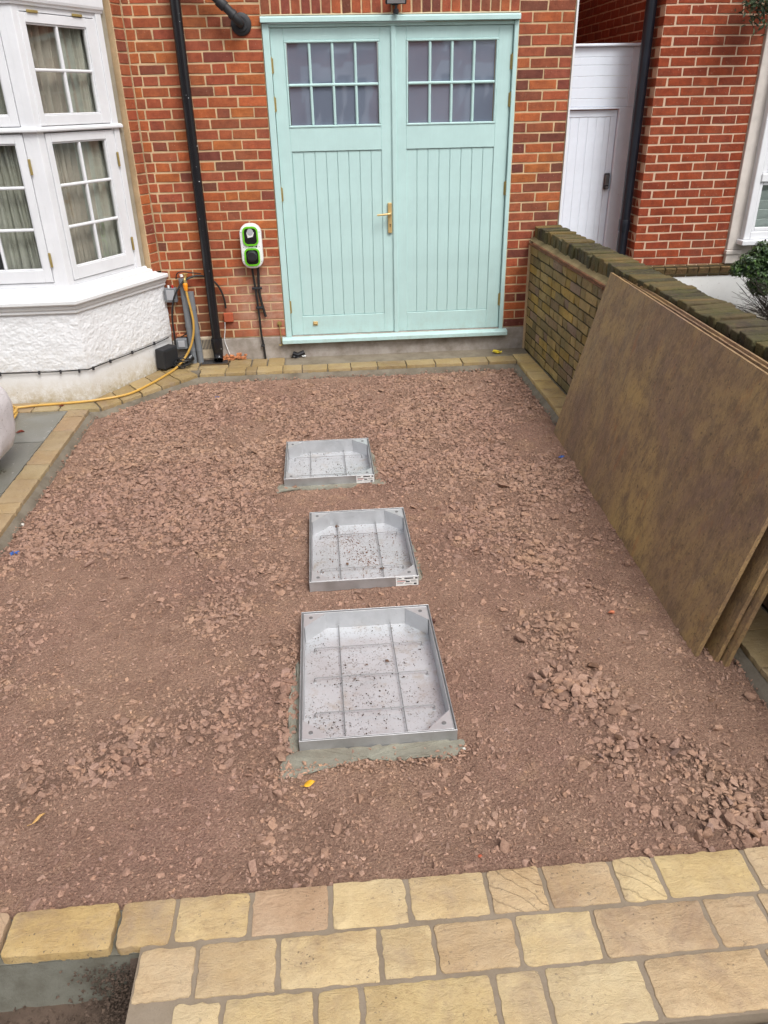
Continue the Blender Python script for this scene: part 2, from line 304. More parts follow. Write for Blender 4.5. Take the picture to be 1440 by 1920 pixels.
# ------------------------------------------------------------------ mesh builder
WL = {}
class MB:
    def __init__(s): s.v = []; s.f = []; s.mi = []
    def add(s, vs, fs, mi=0):
        n = len(s.v); s.v += [tuple(x) for x in vs]; s.f += [tuple(i+n for i in f) for f in fs]; s.mi += [mi]*len(fs); return s
    def box(s, x0, x1, y0, y1, z0, z1, M=None, mi=0):
        vs = [Vector((x, y, z)) for z in (z0, z1) for x, y in ((x0, y0), (x1, y0), (x1, y1), (x0, y1))]
        if M: vs = [M @ q for q in vs]
        return s.add(vs, [(3, 2, 1, 0), (4, 5, 6, 7), (0, 1, 5, 4), (1, 2, 6, 5), (2, 3, 7, 6), (3, 0, 4, 7)], mi)
    def quad(s, a, b, c, d, mi=0): return s.add([a, b, c, d], [(0, 1, 2, 3)], mi)
    def tube(s, pts, r, n=10, cap=True, smooth_path=0, mi=0):
        P = [Vector(p) for p in pts]
        if smooth_path: P = catmull(P, smooth_path)
        rs = r if isinstance(r, (list, tuple)) else [r]*len(P)
        if len(rs) != len(P): rs = list(np.interp(np.linspace(0, 1, len(P)), np.linspace(0, 1, len(rs)), rs))
        t = (P[1]-P[0]).normalized(); u = t.orthogonal().normalized(); vs = []; fs = []
        for i, p in enumerate(P):
            t2 = ((P[min(i+1, len(P)-1)]-P[max(i-1, 0)])).normalized()
            u = (u - t2*u.dot(t2)); u = u.normalized() if u.length > 1e-6 else t2.orthogonal().normalized(); w_ = t2.cross(u)
            for k in range(n):
                a = 2*PI*k/n; vs.append(p+(u*math.cos(a)+w_*math.sin(a))*rs[i])
        for i in range(len(P)-1):
            for k in range(n): fs.append((i*n+k, i*n+(k+1) % n, (i+1)*n+(k+1) % n, (i+1)*n+k))
        if cap: fs.append(tuple(range(n-1, -1, -1))); fs.append(tuple((len(P)-1)*n+k for k in range(n)))
        return s.add(vs, fs, mi)
    def prism(s, poly, z0, z1, M=None, mi=0):
        n = len(poly); vs = [Vector((x, y, z0)) for x, y in poly]+[Vector((x, y, z1)) for x, y in poly]
        if M: vs = [M @ q for q in vs]
        fs = [tuple(range(n-1, -1, -1)), tuple(range(n, 2*n))]+[(i, (i+1) % n, n+(i+1) % n, n+i) for i in range(n)]
        return s.add(vs, fs, mi)
    def sweep(s, path, prof, mi=0, closed_prof=True):
        """path: plan polyline; prof: (outward offset, z); outward is to the right of travel"""
        P = [Vector(p) for p in path]; n = len(P); m = len(prof); vs = []
        for i in range(n):
            d0 = (P[i]-P[i-1]).normalized() if i else (P[1]-P[0]).normalized(); d1 = (P[i+1]-P[i]).normalized() if i < n-1 else d0
            n0 = Vector((d0.y, -d0.x)); n1 = Vector((d1.y, -d1.x)); b = (n0+n1).normalized(); k = 1/max(.3, b.dot(n0))
            for o, z in prof: vs.append((P[i].x+b.x*o*k, P[i].y+b.y*o*k, z))
        fs = []; mm = m if closed_prof else m-1
        for i in range(n-1):
            for j in range(mm): fs.append((i*m+j, (i+1)*m+j, (i+1)*m+(j+1) % m, i*m+(j+1) % m))
        if closed_prof: fs.append(tuple(range(m))); fs.append(tuple((n-1)*m+j for j in range(m-1, -1, -1)))
        return s.add(vs, fs, mi)
    def build(s, name, mat, parent=None, smooth=False, bevel=0, seg=1, label=None, kind=None):
        me = bpy.data.meshes.new(name); me.from_pydata(s.v, [], s.f)
        bm = bmesh.new(); bm.from_mesh(me)
        if bevel:
            es = [e for e in bm.edges if len(e.link_faces) == 2 and e.calc_face_angle(0) > .5]
            bmesh.ops.bevel(bm, geom=es, offset=bevel, segments=seg, affect='EDGES', profile=.5, clamp_overlap=True)
        bmesh.ops.recalc_face_normals(bm, faces=bm.faces)
        bm.to_mesh(me); bm.free()
        for m in (mat if isinstance(mat, (list, tuple)) else [mat]): me.materials.append(m)
        if isinstance(mat, (list, tuple)) and len(mat) > 1 and not bevel:
            for p, k in zip(me.polygons, s.mi): p.material_index = k
        if smooth: 
            me.polygons.foreach_set('use_smooth', [True]*len(me.polygons))
            try: me.set_sharp_from_angle(angle=.6)
            except Exception: pass
        return link(name, me, parent, label=label, kind=kind)
def catmull(P, k):
    out = []
    for i in range(len(P)-1):
        p0, p1, p2, p3 = P[max(i-1, 0)], P[i], P[i+1], P[min(i+2, len(P)-1)]
        for j in range(k):
            t = j/k; out.append(.5*((2*p1)+(p2-p0)*t+(2*p0-5*p1+4*p2-p3)*t*t+(3*p1-p0-3*p2+p3)*t**3))
    return out+[P[-1]]
def link(name, me, parent=None, label=None, kind=None, center=True):
    o = bpy.data.objects.new(name, me); COL.objects.link(o)
    if center and len(me.vertices):
        a = np.empty(len(me.vertices)*3, 'f'); me.vertices.foreach_get('co', a); a = a.reshape(-1, 3); c = (a.min(0)+a.max(0))/2; c[2] = a[:, 2].min()
        a -= c; me.vertices.foreach_set('co', a.ravel()); wl = Vector([float(x) for x in c])
    else: wl = Vector((0, 0, 0))
    place(o, wl, parent)
    if label: o['label'] = label
    if kind: o['kind'] = kind
    return o
def place(o, wl, parent):
    WL[o.name] = Vector(wl)
    if parent is not None: o.parent = parent; o.location = Vector(wl)-WL[parent.name]
    else: o.location = wl
def thing(name, loc, label, cat, group=None):
    o = bpy.data.objects.new(name, None); COL.objects.link(o); o.empty_display_size = .1; place(o, Vector(loc), None)
    o['label'] = label; o['category'] = cat
    if group: o['group'] = group
    return o
def tag(o, label, cat, group=None):
    o['label'] = label; o['category'] = cat
    if group: o['group'] = group
    return o

# ------------------------------------------------------------------ bricks
BV = {}
def brick_mesh(dims, mat, kind='b'):
    key = (tuple(round(d, 3) for d in dims), mat.name, rnd.randrange(3))
    if key in BV: return BV[key]
    r = random.Random(hash((key[0], key[2])) & 0xffff)
    bm = bmesh.new(); bmesh.ops.create_cube(bm, size=1); rough = .004 if 'moss' in mat.name else .0028
    for v in bm.verts: v.co = Vector((v.co.x*dims[0]+r.uniform(-rough, rough), v.co.y*dims[1]+r.uniform(-rough, rough)*.5, v.co.z*dims[2]+r.uniform(-rough, rough)))
    bmesh.ops.bevel(bm, geom=list(bm.edges), offset=.0028 if 'moss' not in mat.name else .0035, segments=1, affect='EDGES')
    me = bpy.data.meshes.new('brick'); bm.to_mesh(me); bm.free(); me.materials.append(mat); BV[key] = me; return me
def emit_bricks(bricks, style, parent, limit=300, name='brick', score=None):
    """bricks: (centre, dims, rotz, colour)."""
    mo, ma = M_BR[(style, 'obj')], M_BR[(style, 'att')]
    bricks.sort(key=score or (lambda b: (Vector(b[0])-CAM).length))
    for c, d, rz, colr in bricks[:limit]:
        o = bpy.data.objects.new(name, brick_mesh(d, mo)); COL.objects.link(o); place(o, Vector(c), parent)
        o.rotation_euler = (0, 0, rz) if not isinstance(rz, tuple) else rz; o.color = (*colr, 1)
    rest = bricks[limit:]
    if rest:
        vs = []; fs = []; cols = []
        for c, d, rz, colr in rest:
            me = brick_mesh(d, ma); R = Matrix.Translation(c) @ (Matrix.Rotation(rz, 4, 'Z') if not isinstance(rz, tuple) else __import__('mathutils').Euler(rz).to_matrix().to_4x4())
            n = len(vs); vs += [tuple(R @ v.co) for v in me.vertices]; fs += [tuple(i+n for i in p.vertices) for p in me.polygons]; cols += [(*colr, 1)]*len(me.vertices)
        me = bpy.data.meshes.new(name); me.from_pydata(vs, [], fs); me.materials.append(ma)
        at = me.color_attributes.new('col', 'FLOAT_COLOR', 'POINT'); at.data.foreach_set('color', np.array(cols, 'f').ravel())
        link(name, me, parent, kind='stuff')
REDS = [lin(188, 88, 56), lin(180, 82, 54), lin(172, 80, 56), lin(196, 94, 54), lin(158, 76, 56), lin(148, 70, 54), lin(132, 64, 52)]
def redc(p=.25):
    c = rnd.choice(REDS[:4]) if rnd.random() > p else rnd.choice(REDS[4:]); k = rnd.uniform(.88, 1.10); return (c[0]*k*.80, c[1]*k*rnd.uniform(1.0, 1.25), c[2]*k*1.05)
C0 = .075
BD = .10
def wall_row(out, x0, z, cuts, y, colf, p=.25, face=0):
    """cuts: widths incl. joint, from x0; stands in plane y facing -Y"""
    x = x0
    for wd in cuts:
        j = .0115
        if wd > .03: out.append(((x+wd/2, y+BD/2, z+.0325+.005), (wd-j, BD, .0630), 0., colf(p)))
        x += wd

# ------------------------------------------------------------------ THE HOUSE
house = thing('brick_house', (-1.5, .1, 0), 'red brick house front with mint garage doors and a white bay window', 'house')
wall = MB()
wall.box(-2.955, -1.953, .004, .3, .19, 6.0).box(-.003, .432, .004, .3, .19, 6.0).box(-1.953, -.003, .004, .3, 2.588, 6.0)
wall.box(.20, .432, .31, 7.0, 0, 6.0)
wall = wall.build('wall', MORTAR, house)
B = []
DX0, DX1 = -1.953, -.002
for i in range(0, 37):
    z = .19+C0*i
    L = -2.955
    if i % 2 == 0: cuts = [.084, .113, .118, .232, .118, .232, .107]; cuts = [.077, .118, .232, .118, .232, .226]
    else: cuts = [.062, .200, .118, .226, .108, .183, .111]
    t = sum(cuts); cuts = [c*1.003/t for c in cuts]
    # the courses are an open Flemish mix: join some headers to stretchers on random rows
    if z < 2.70: wall_row(B, L, z, cuts, 0, redc, .08)
    if i % 2 == 0: cr = [.2175, .2175]
    else: cr = [.104, .227, .104]
    wall_row(B, -.003, z, cr, 0, redc, .42)
for k in range(26):                                   # soldier course over the doors
    x = DX0+.075*(k+.5); B.append(((x, BD/2, 2.705), (.0645, BD, .215), 0., redc(.5)))
# splayed pier beside the bay: one header wide, turning towards the bay
dS = Vector((.482, .876)); nS = Vector((.876, -.482)); rS = math.atan2(dS.y, dS.x)
pierE = Vector((-2.950, -.004))
for i in range(8, 36):
    z = .19+C0*i
    c = pierE-dS*.060; c = c-nS*(BD/2)+nS*.0
    B.append(((c.x, c.y, z+.0375), (.103, BD, .0645), rS, redc(.08)))
emit_bricks(B, 'red', wall)
pm = MB(); Mp = Matrix.Translation((pierE.x, pierE.y, 0)) @ Matrix.Rotation(rS, 4, 'Z')
pm.box(-.122, -.001, .006, .2, .79, 3.0, Mp); pm.build('splayed_pier_mortar', MORTAR, house)
# upper storey and passage side of the house (plain brickwork beyond the reach of single bricks)
def mat_farbrick():
    s = NT('red brickwork far'); g = s.n('NewGeometry').outputs['Position']; sx = s.n('SeparateXYZ', i_0=g)
    cb = s.n('CombineXYZ'); s.set(cb.inputs[0], s.math('ADD', sx.outputs[0], sx.outputs[1])); s.set(cb.inputs[1], sx.outputs[2])
    bt = s.n('TexBrick', i_0=cb.outputs[0]); bt.inputs['Scale'].default_value = 1; bt.inputs['Brick Width'].default_value = .225; bt.inputs['Row Height'].default_value = .075
    bt.inputs['Mortar Size'].default_value = .005; bt.inputs['Color1'].default_value = (*REDS[0], 1); bt.inputs['Color2'].default_value = (*REDS[5], 1); bt.inputs['Mortar'].default_value = (*lin(200, 176, 138), 1)
    s.col(bt.outputs[0]); s.p(Roughness=.85); return s.m
FARB = mat_farbrick()
up = MB(); up.box(-6.2, .436, -.004, .31, 2.96, 6.2).box(.425, .436, .31, 7.0, 0, 6.0); up.build('upper_wall', FARB, house)
pl = MB(); pl.box(-2.95, .432, -.006, .3, -.3, .186); pl.build('plinth', RENDER_G, house, bevel=.004)
ms = MB(); ms.box(-.0, .2, 0, .02, 0, .003)
MB().box(.4325, .446, -.012, .01, 0, 5.9).build('white_corner_strip', WHITE, house)
# dark rubble hole and clay at foot of wall
MB().tube([(-1.90, -.008, .035), (-1.86, -.02, .02), (-1.80, -.012, .04)], .02, 8).build('broken_pipe_hole', BLACK, house)

# ---- garage doors: frame, head drip, sill
fr = MB()
fr.box(-1.950, -1.900, -.012, .06, .182, 2.535).box(-.038, -.006, -.012, .06, .182, 2.535).box(-1.900, -.038, .0, .06, 2.512, 2.535)
fr.build('door_frame', MINT, house, bevel=.003)
dp = MB(); dp.prism([(-.045, 2.540), (.05, 2.540), (.05, 2.585), (-.030, 2.580), (-.045, 2.572)], -1.958, -.001, Matrix(((0, 0, 1, 0), (1, 0, 0, 0), (0, 1, 0, 0), (0, 0, 0, 1))))
dp.build('head_drip', MINT, house, bevel=.002)
MB().box(-1.95, -.01, -.02, .03, 2.585, 2.592).build('lead_flashing', plain('pale flashing', lin(214, 200, 172), .6), house)
si = MB(); si.prism([(-.062, .132), (.06, .132), (.06, .182), (-.0, .182), (-.055, .172), (-.062, .166)], -1.985, .030, Matrix(((0, 0, 1, 0), (1, 0, 0, 0), (0, 1, 0, 0), (0, 0, 0, 1))))
si.build('door_sill', MINT, house, bevel=.003)
def leaf(x0, x1, wx0, wx1, px0, px1, label):
    F = .016; Bk = .062; z0, z1 = .188, 2.510; wz0, wz1 = 1.838, 2.428; pz0, pz1 = .352, 1.668
    d = MB()
    d.box(x0, wx0, F, Bk, z0, z1).box(wx1, x1, F, Bk, z0, z1)
    d.box(wx0, wx1, F, Bk, wz1, z1).box(wx0, wx1, F, Bk, pz1, wz0).box(wx0, wx1, F, Bk, z0, pz0)
    d.box(wx0, px0, F, Bk, pz0, pz1) if px0 > wx0+.001 else None
    d.box(px1, wx1, F, Bk, pz0, pz1) if px1 < wx1-.001 else None
    o = d.build('door', MINT, house, bevel=.0025, label=label)
    n = 8; pw = (px1-px0)/n
    for k in range(n):
        MB().box(px0+pw*k+.0013, px0+pw*(k+1)-.0013, F+.009, F+.026, pz0+.002, pz1-.002).build('board', MINT, o, bevel=.003)
    MB().box(px0, px1, F+.02, Bk-.01, pz0, pz1).build('board_backing', MINT, o)
    # glazing: moulding ring, bars, eight panes
    mo = MB()
    for a, b, c, e in ((wx0, wx1, wz1-.016, wz1), (wx0, wx1, wz0, wz0+.016), (wx0+.0004, wx0+.014, wz0+.0162, wz1-.0162), (wx1-.014, wx1-.0004, wz0+.0162, wz1-.0162)): mo.box(a, b, F-.006, F+.03, c, e)
    mo.build('glazing_bead', MINT, o, bevel=.004)
    gx0, gx1, gz0, gz1 = wx0+.014, wx1-.014, wz0+.016, wz1-.016; cw = (gx1-gx0)/4; zm = 2.132
    for k in (1, 2, 3):
        MB().box(gx0+cw*k-.010, gx0+cw*k+.010, F+.001, F+.03, gz0, gz1).build('glazing_bar', MINT, o, bevel=.006)
    MB().box(gx0, gx1, F-.002, F+.031, zm-.010, zm+.010).build('glazing_bar', MINT, o, bevel=.006)
    for k in range(4):
        for za, zb in ((gz0, zm-.008), (zm+.008, gz1)):
            t = rnd.uniform(-.0012, .0012)
            q = MB(); q.add([(gx0+cw*k+.006, F+.022+t, za), (gx0+cw*(k+1)-.006, F+.022-t, za), (gx0+cw*(k+1)-.006, F+.022-t*.5, zb), (gx0+cw*k+.006, F+.022+t*.5, zb),
                   (gx0+cw*k+.006, F+.028, za), (gx0+cw*(k+1)-.006, F+.028, za), (gx0+cw*(k+1)-.006, F+.028, zb), (gx0+cw*k+.006, F+.028, zb)],
                  [(0, 1, 2, 3), (7, 6, 5, 4), (0, 4, 5, 1), (1, 5, 6, 2), (2, 6, 7, 3), (3, 7, 4, 0)])
            q.build('pane', FROST, o)
    return o
dl = leaf(-1.896, -.968, -1.796, -1.070, -1.790, -1.066, 'left door leaf, with the brass lever handle')
dr = leaf(-.958, -.042, -.868, -.152, -.872, -.150, 'right door leaf, without a handle')
MB().box(-.985, -.948, -.002, .02, .185, 2.512).build('meeting_strip', MINT, dl, bevel=.006, seg=2)
def hinge(par, x, z0, z1):
    h = MB(); h.tube([(x, .004, z0), (x, .004, z1)], .0075, 8); h.box(x-.014, x+.014, .010, .0165, z0+.004, z1-.004)
    for k in (.2, .4, .6, .8): h.tube([(x, .004, z0+(z1-z0)*k-.001), (x, .004, z0+(z1-z0)*k+.001)], .0085, 8)
    h.tube([(x, .004, z1), (x, .004, z1+.006)], .005, 8); h.build('hinge', BRASSD, par)
for a, b in ((2.212, 2.318), (1.952, 2.056), (1.300, 1.408), (.385, .494)):
    hinge(dl, -1.899, a, b); hinge(dr, -.040, a, b)
h = MB(); h.box(-1.028, -.994, -.004, .016, 1.03, 1.268); h.build('handle', BRASS, dl, bevel=.004, seg=2)
h = MB(); h.tube([(-1.010, -.004, 1.188), (-1.010, -.042, 1.188), (-1.016, -.052, 1.187), (-1.035, -.055, 1.186), (-1.122, -.052, 1.180)], [.0095, .0095, .0095, .009, .0075], 10, smooth_path=4); h.tube([(-1.010, .0, 1.188), (-1.010, -.012, 1.188)], .015, 14)
h.build('lever', BRASS, dl, smooth=True)
h = MB(); h.tube([(-1.010, -.0065, 1.098), (-1.010, -.003, 1.098)], .0058, 10).box(-1.0125, -1.0075, -.0065, -.003, 1.078, 1.098); h.build('keyhole', plain('keyhole brown', (.10, .05, .015), .5), dl)
h = MB(); h.box(-1.706, -1.664, .008, .016, .270, .306).tube([(-1.698, .004, .288), (-1.672, .004, .288)], .007, 8); h.build('bolt_plate', BRASS, dl, bevel=.002)

# ---- bay window
BC = Vector((-3.445, -.909)); path = [(-4.9, -.909), (BC.x, BC.y), (-2.952, -.012)]
bayroot = house
b = MB(); b.sweep(path, [(-.25, -.3), (.0, -.3), (.0, .228), (-.006, .238), (-.25, .238)]); b.build('bay_plinth', SMOOTHW, house)
# roughcast: a finely divided skin pushed in and out
def roughcast():
    P = [Vector(p) for p in path]; pts = []; 
    for i in range(2):
        L = (P[i+1]-P[i]).length; n = int(L/.0065); d = (P[i+1]-P[i])/n
        for k in range(n+(i == 1)): pts.append((P[i]+d*k, i, k == 0 and i == 1))
    zs = np.arange(.232, .685, .0065); vs = []
    for p, seg, corner in pts:
        d = (P[seg+1]-P[seg]).normalized(); nn = Vector((d.y, -d.x))
        if corner: nn = (nn+Vector((0, -1))).normalized()
        for z in zs:
            q = Vector((p.x*62, p.y*62, z*74)); f = noise.fractal(q, 1.0, 2.0, 2)
            o = .008+.0034*f+.0030*noise.noise(q*.33)
            if z < .242: o *= .4
            vs.append((p.x+nn.x*o, p.y+nn.y*o, z))
    m = len(zs); fs = [(i*m+j, (i+1)*m+j, (i+1)*m+j+1, i*m+j+1) for i in range(len(pts)-1) for j in range(m-1)]
    r = MB(); r.add(vs, fs); o = r.build('roughcast_render', ROUGHCAST, house, smooth=True)
    r = MB(); r.sweep(path, [(-.25, .24), (.004, .24), (.004, .68), (-.25, .68)]); r.build('bay_base_wall', ROUGHCAST, house)
roughcast()
b = MB(); b.sweep(path, [(-.2, .672), (.020, .672), (.026, .680), (.026, .700), (.036, .706), (.042, .722), (.042, .733), (.058, .738), (.066, .748), (.066, .768), (.058, .774), (-.2, .774)])
b.build('bay_cornice', WHITE2, house)
path2 = [(-4.9, -.909), (BC.x, BC.y), (-2.985, -.073)]
b = MB(); b.sweep(path2, [(-.2, .774), (.050, .774), (.046, .780), (-.002, .800), (-.006, .822), (-.018, .828), (-.2, .828)]); b.build('bay_sill', WHITE2, house)
path3 = [(-4.9, -.909), (BC.x, BC.y), (-3.02, -.136)]
b = MB(); b.sweep(path3, [(-.2, .828), (-.020, .828), (-.024, .846), (-.034, .852), (-.2, .852)]); b.build('window_sill', WHITE, house)
# frames (local: x along, y inward, z up)
P0 = Vector((-3.472, -.852)); 
MF = Matrix.Translation((P0.x, P0.y, 0))                         # front plane: x runs to -left
MS = Matrix.Translation((P0.x, P0.y, 0)) @ Matrix.Rotation(rS, 4, 'Z')
def casement(M, s0, s1, z0, z1, gs0, gs1, gz0, gz1, rows, name, hinges, curt=True):
    root = MB()
    F = -.012
    root.box(s0, gs0, F, .035, z0, z1, M).box(gs1, s1, F, .035, z0, z1, M).box(gs0, gs1, F, .035, z0, gz0, M).box(gs0, gs1, F, .035, gz1, z1, M)
    o = root.build('window', WHITE, house, bevel=.0025)
    bd = MB(); 
    for a, b_, c, e in ((gs0-.001, gs1+.001, gz0, gz0+.010), (gs0-.001, gs1+.001, gz1-.010, gz1), (gs0, gs0+.009, gz0+.0101, gz1-.0101), (gs1-.009, gs1, gz0+.0101, gz1-.0101)): bd.box(a, b_, -.004, .02, c, e, M)
    bd.build('glazing_bead', WHITE, o, bevel=.003)
    xm = (gs0+gs1)/2; MB().box(xm-.010, xm+.010, -.007, .025, gz0+.008, gz1-.008, M).build('glazing_bar', WHITE, o, bevel=.006)
    for k in range(1, rows):
        zz = gz0+(gz1-gz0)*k/rows; MB().box(gs0+.007, gs1-.007, -.008, .026, zz-.010, zz+.010, M).build('glazing_bar', WHITE, o, bevel=.006)
    for c in range(2):
        for k in range(rows):
            a = gs0+(gs1-gs0)*c/2; b_ = gs0+(gs1-gs0)*(c+1)/2; za = gz0+(gz1-gz0)*k/rows; zb = gz0+(gz1-gz0)*(k+1)/rows
            MB().box(a+.003, b_-.003, .010, .014, za+.003, zb-.003, M).build('pane', GLASS, o)
    for hx, hz, horiz in hinges:
        hh = MB()
        if horiz: hh.box(hx-.045, hx+.045, F-.010, F+.002, hz-.008, hz+.008, M)
        else: hh.box(hx-.008, hx+.008, F-.010, F+.002, hz-.05, hz+.05, M)
        hh.build('hinge', BRASSD, o, bevel=.002)
    return o
casement(MS, .063, .722, .888, 1.862, .110, .642, .975, 1.805, 3, 'w', [(.735, 1.66, 0), (.738, 1.045, 0)])
casement(MS, .045, .722, 1.908, 2.560, .092, .636, 1.972, 2.505, 2, 'w', [(.16, 2.568, 1), (.56, 2.572, 1)])
casement(MF, -.735, -.095, .888, 1.862, -.680, -.150, .975, 1.805, 3, 'w', [(-.082, 1.66, 0), (-.082, 1.045, 0)])
casement(MF, -.735, -.095, 1.908, 2.560, -.680, -.150, 1.972, 2.505, 2, 'w', [(-.5, 2.57, 1)])
f = MB()   # fixed frame
f.box(.0, .060, -.004, .10, .852, 2.61, MS).box(.726, .745, -.004, .10, .852, 2.61, MS).box(.745, .800, -.014, .10, .852, 2.625, MS).box(.0602, .7258, -.0035, .10, 1.868, 1.905, MS).box(.0602, .7258, -.0035, .10, 2.566, 2.609, MS).box(.0602, .7258, -.0035, .10, .853, .884, MS)
f.box(-.092, .0, -.004, .10, .852, 2.61, MF).box(-.83, -.738, -.004, .10, .852, 2.61, MF).box(-.7378, -.0922, -.0035, .10, 1.868, 1.905, MF).box(-.7378, -.0922, -.0035, .10, 2.566, 2.609, MF).box(-.7378, -.0922, -.0035, .10, .853, .884, MF)
f.box(-1.5, -.8302, -.004, .10, .852, 2.61, MF)
f.prism([tuple(P0+Vector((-.05, -.0055))), tuple(P0+Vector((.0015, -.0058))), tuple(P0+nS*.0065+dS*.004), tuple(P0+nS*.0058+dS*.05), tuple(P0+dS*.05-nS*.05), tuple(P0+Vector((-.05, .05)))], .846, 2.61)
f.build('window_frame', WHITE, house, bevel=.002)
tb = MB(); tb.sweep([(-4.9, P0.y), (P0.x, P0.y), tuple(P0+dS*.825)], [(-.05, 1.872), (.030, 1.872), (.034, 1.878), (.034, 1.890), (.024, 1.897), (.014, 1.902), (-.05, 1.904)]); tb.build('transom_drip', WHITE, house)
tb = MB(); tb.sweep([(-4.9, P0.y), (P0.x, P0.y), tuple(P0+dS*.815)], [(-.08, 2.60), (.018, 2.60), (.022, 2.612), (.030, 2.62), (.034, 2.635), (.034, 3.1), (-.08, 3.1)]); tb.build('fascia', WHITE, house)
st = MB(); st.box(.800, .858, -.002, .12, .80, 3.0, MS); st.build('mastic_strip', STRIP, house)
# room behind the glass, curtains
rm = MB()
RP = [(-5.3, -.70), (-3.66, -.70), (-3.12, .28), (-3.12, 1.3), (-5.3, 1.3)]; rm.prism(RP, .74, .78).prism(RP, 2.70, 2.74).box(-5.3, -3.0, 1.2, 1.3, .2, 3.2)
rm.build('dim_room', DARKIN, house)
def curtain(M, s0, s1, y, z0, z1, mat, folds, amp, ph=0, par=None):
    n = int((s1-s0)/.006); vs = []; 
    for i in range(n+1):
        t = i/n; s = s0+(s1-s0)*t
        for z in np.linspace(z0, z1, 9):
            a = math.sin(2*PI*folds*t+ph+.5*math.sin(z*2))+.45*math.sin(2*PI*folds*2.3*t+z*1.1+ph)+.3*math.sin(2*PI*folds*4.7*t+2)
            vs.append(M @ Vector((s+.01*math.sin(z*3+t*9), y+amp*a, z)))
    fs = [(i*9+j, (i+1)*9+j, (i+1)*9+j+1, i*9+j+1) for i in range(n) for j in range(8)]
    m = MB(); m.add(vs, fs); o = m.build('curtain', mat, par or house, smooth=True); md = o.modifiers.new('s', 'SOLIDIFY'); md.thickness = .003; return o
curtain(MS, .05, .50, .085, .80, 2.68, CURT2, 6, .016)
curtain(MS, .40, .84, .07, .80, 2.68, CURT, 5, .016, 2)
curtain(MF, -.46, -.10, .085, .80, 2.68, CURT, 6, .018, 1)
curtain(MF, -1.05, -.74, .09, .80, 2.68, CURT, 5, .018, 1)

# ------------------------------------------------------------------ NEIGHBOUR HOUSE
nb = thing('neighbour_house', (2.2, .6, 0), 'neighbouring red brick house with white stone window surround beyond the low wall', 'house')
NY = .55; NX = 1.35
nm = MB(); nm.box(NX+.004, 2.25, NY+.004, NY+.3, .40, 6.0).box(NX+.004, NX+.2, NY+.2, 7.0, 0, 6.0)
nw = nm.build('wall', MORTAR_N, nb)
def nred(p=.2):
    c = rnd.choice([lin(160, 68, 40), lin(154, 64, 38), lin(164, 72, 44), lin(150, 62, 40)]); k = rnd.uniform(.90, 1.06); return (c[0]*k*.86, c[1]*k*.98, c[2]*k*.86)
B = []
for i in range(0, 31):
    z = .575+C0*i-.003
    if i % 2: wall_row(B, NX, z, [.225, .225, .225, .2265], NY, nred)
    else:
        B.append(((NX+.0465, NY+.1075, z+.0375), (.093, .215, .063), 0., nred())); wall_row(B, NX+.1045, z, [.225, .225, .225, .122], NY, nred)
# passage side of the neighbour: bricks seen over and beside the gate
for i in range(0, 46):
    z = .575+C0*i-.003
    ymax = 6.2 if z > 2.2 else 1.05
    y = NY+(.106 if i % 2 else .221)
    if i % 2 == 0: pass
    while y < ymax:
        wd = .225
        if z < 2.2 and y > 1.05: break
        B.append(((NX+BD/2, y+wd/2, z+.0375), (wd-.0125, BD, .063), PI/2, nred())); y += wd
def nscore(b):
    v = Vector(b[0])-CAM; f = abs(v.y)/v.length if abs(b[2]) < .1 else abs(v.x)/v.length
    return v.length**2/max(f, .05) + (100 if b[0][2] > 2.9 else 0)
emit_bricks(B, 'red', nw, score=nscore)
B = []
MB().box(1.40, 3.6, NY-.03, NY+.2, -.3, .482).build('white_plinth', SMOOTHW, nb)
x = 1.45
slm = MB().box(1.45, 2.36, NY-.045, NY+.1, .484, .566); slm = slm.build('plinth_course', MORTAR_B, nb)
while x < 2.33:
    B.append(((x+.05, NY+.012, .530), (.098, .13, .088), (.32, 0, 0), rnd.choice([lin(120, 98, 62), lin(110, 90, 58), lin(128, 100, 66)]))); x += .109
emit_bricks(B, 'moss', slm)
sp = MB(); sp.box(2.252, 2.385, NY-.025, NY+.2, .70, 3.1); sp.box(2.252, 2.375, NY-.032, NY+.2, .575, .66); sp.box(2.240, 2.392, NY-.045, NY+.2, .66, .70); sp.build('stone_pilaster', STONEW, nb, bevel=.008, seg=2)
q = MB()
wy = .46
q.box(2.36, 2.42, wy, wy+.08, .80, 3.0).box(2.42, 3.3, wy, wy+.08, .80, .87).box(2.42, 3.3, wy-.01, wy+.08, 1.30, 1.37).box(2.33, 3.4, wy-.05, wy+.1, .755, .80)
q.build('window_frame', WHITE, nb, bevel=.006)
q = MB().box(2.4555, 3.3, wy+.012, wy+.05, .871, .905).box(2.421, 2.455, wy+.011, wy+.05, .871, 1.299).box(2.4555, 3.3, wy+.012, wy+.05, 1.27, 1.299).box(2.421, 2.47, wy+.011, wy+.05, 1.371, 3.0).box(2.4705, 3.3, wy+.012, wy+.05, 1.371, 1.42)
q.build('window_sash', WHITE, nb, bevel=.005)
win = MB().box(2.42, 3.3, wy+.035, wy+.039, .88, 3.0).build('window', GLASS, nb)
for k in range(26):
    z = .93+.083*k
    MB().box(2.45, 3.3, -.046, .046, -.003, .003, Matrix.Translation((0, wy+.09, z)) @ Matrix.Rotation(-1.12, 4, 'X')).build('shutter_slat', plain('pale shutter', lin(222, 236, 232), .5), win)
MB().box(2.3, 4.5, wy+.16, wy+.2, .5, 3.2).build('dim_room', DARKIN, nb)
MB().box(2.385, 5, NY, NY+.2, -.3, .755).box(3.3, 5, wy, NY+.2, .5, 6).build('side_wall', STONEW, nb)
MB().box(2.25, 5, NY-.01, NY+.3, 3.05, 6.0).box(.3, 2, 6.9, 7.1, 0, 6).build('upper_wall', FARB, nb)

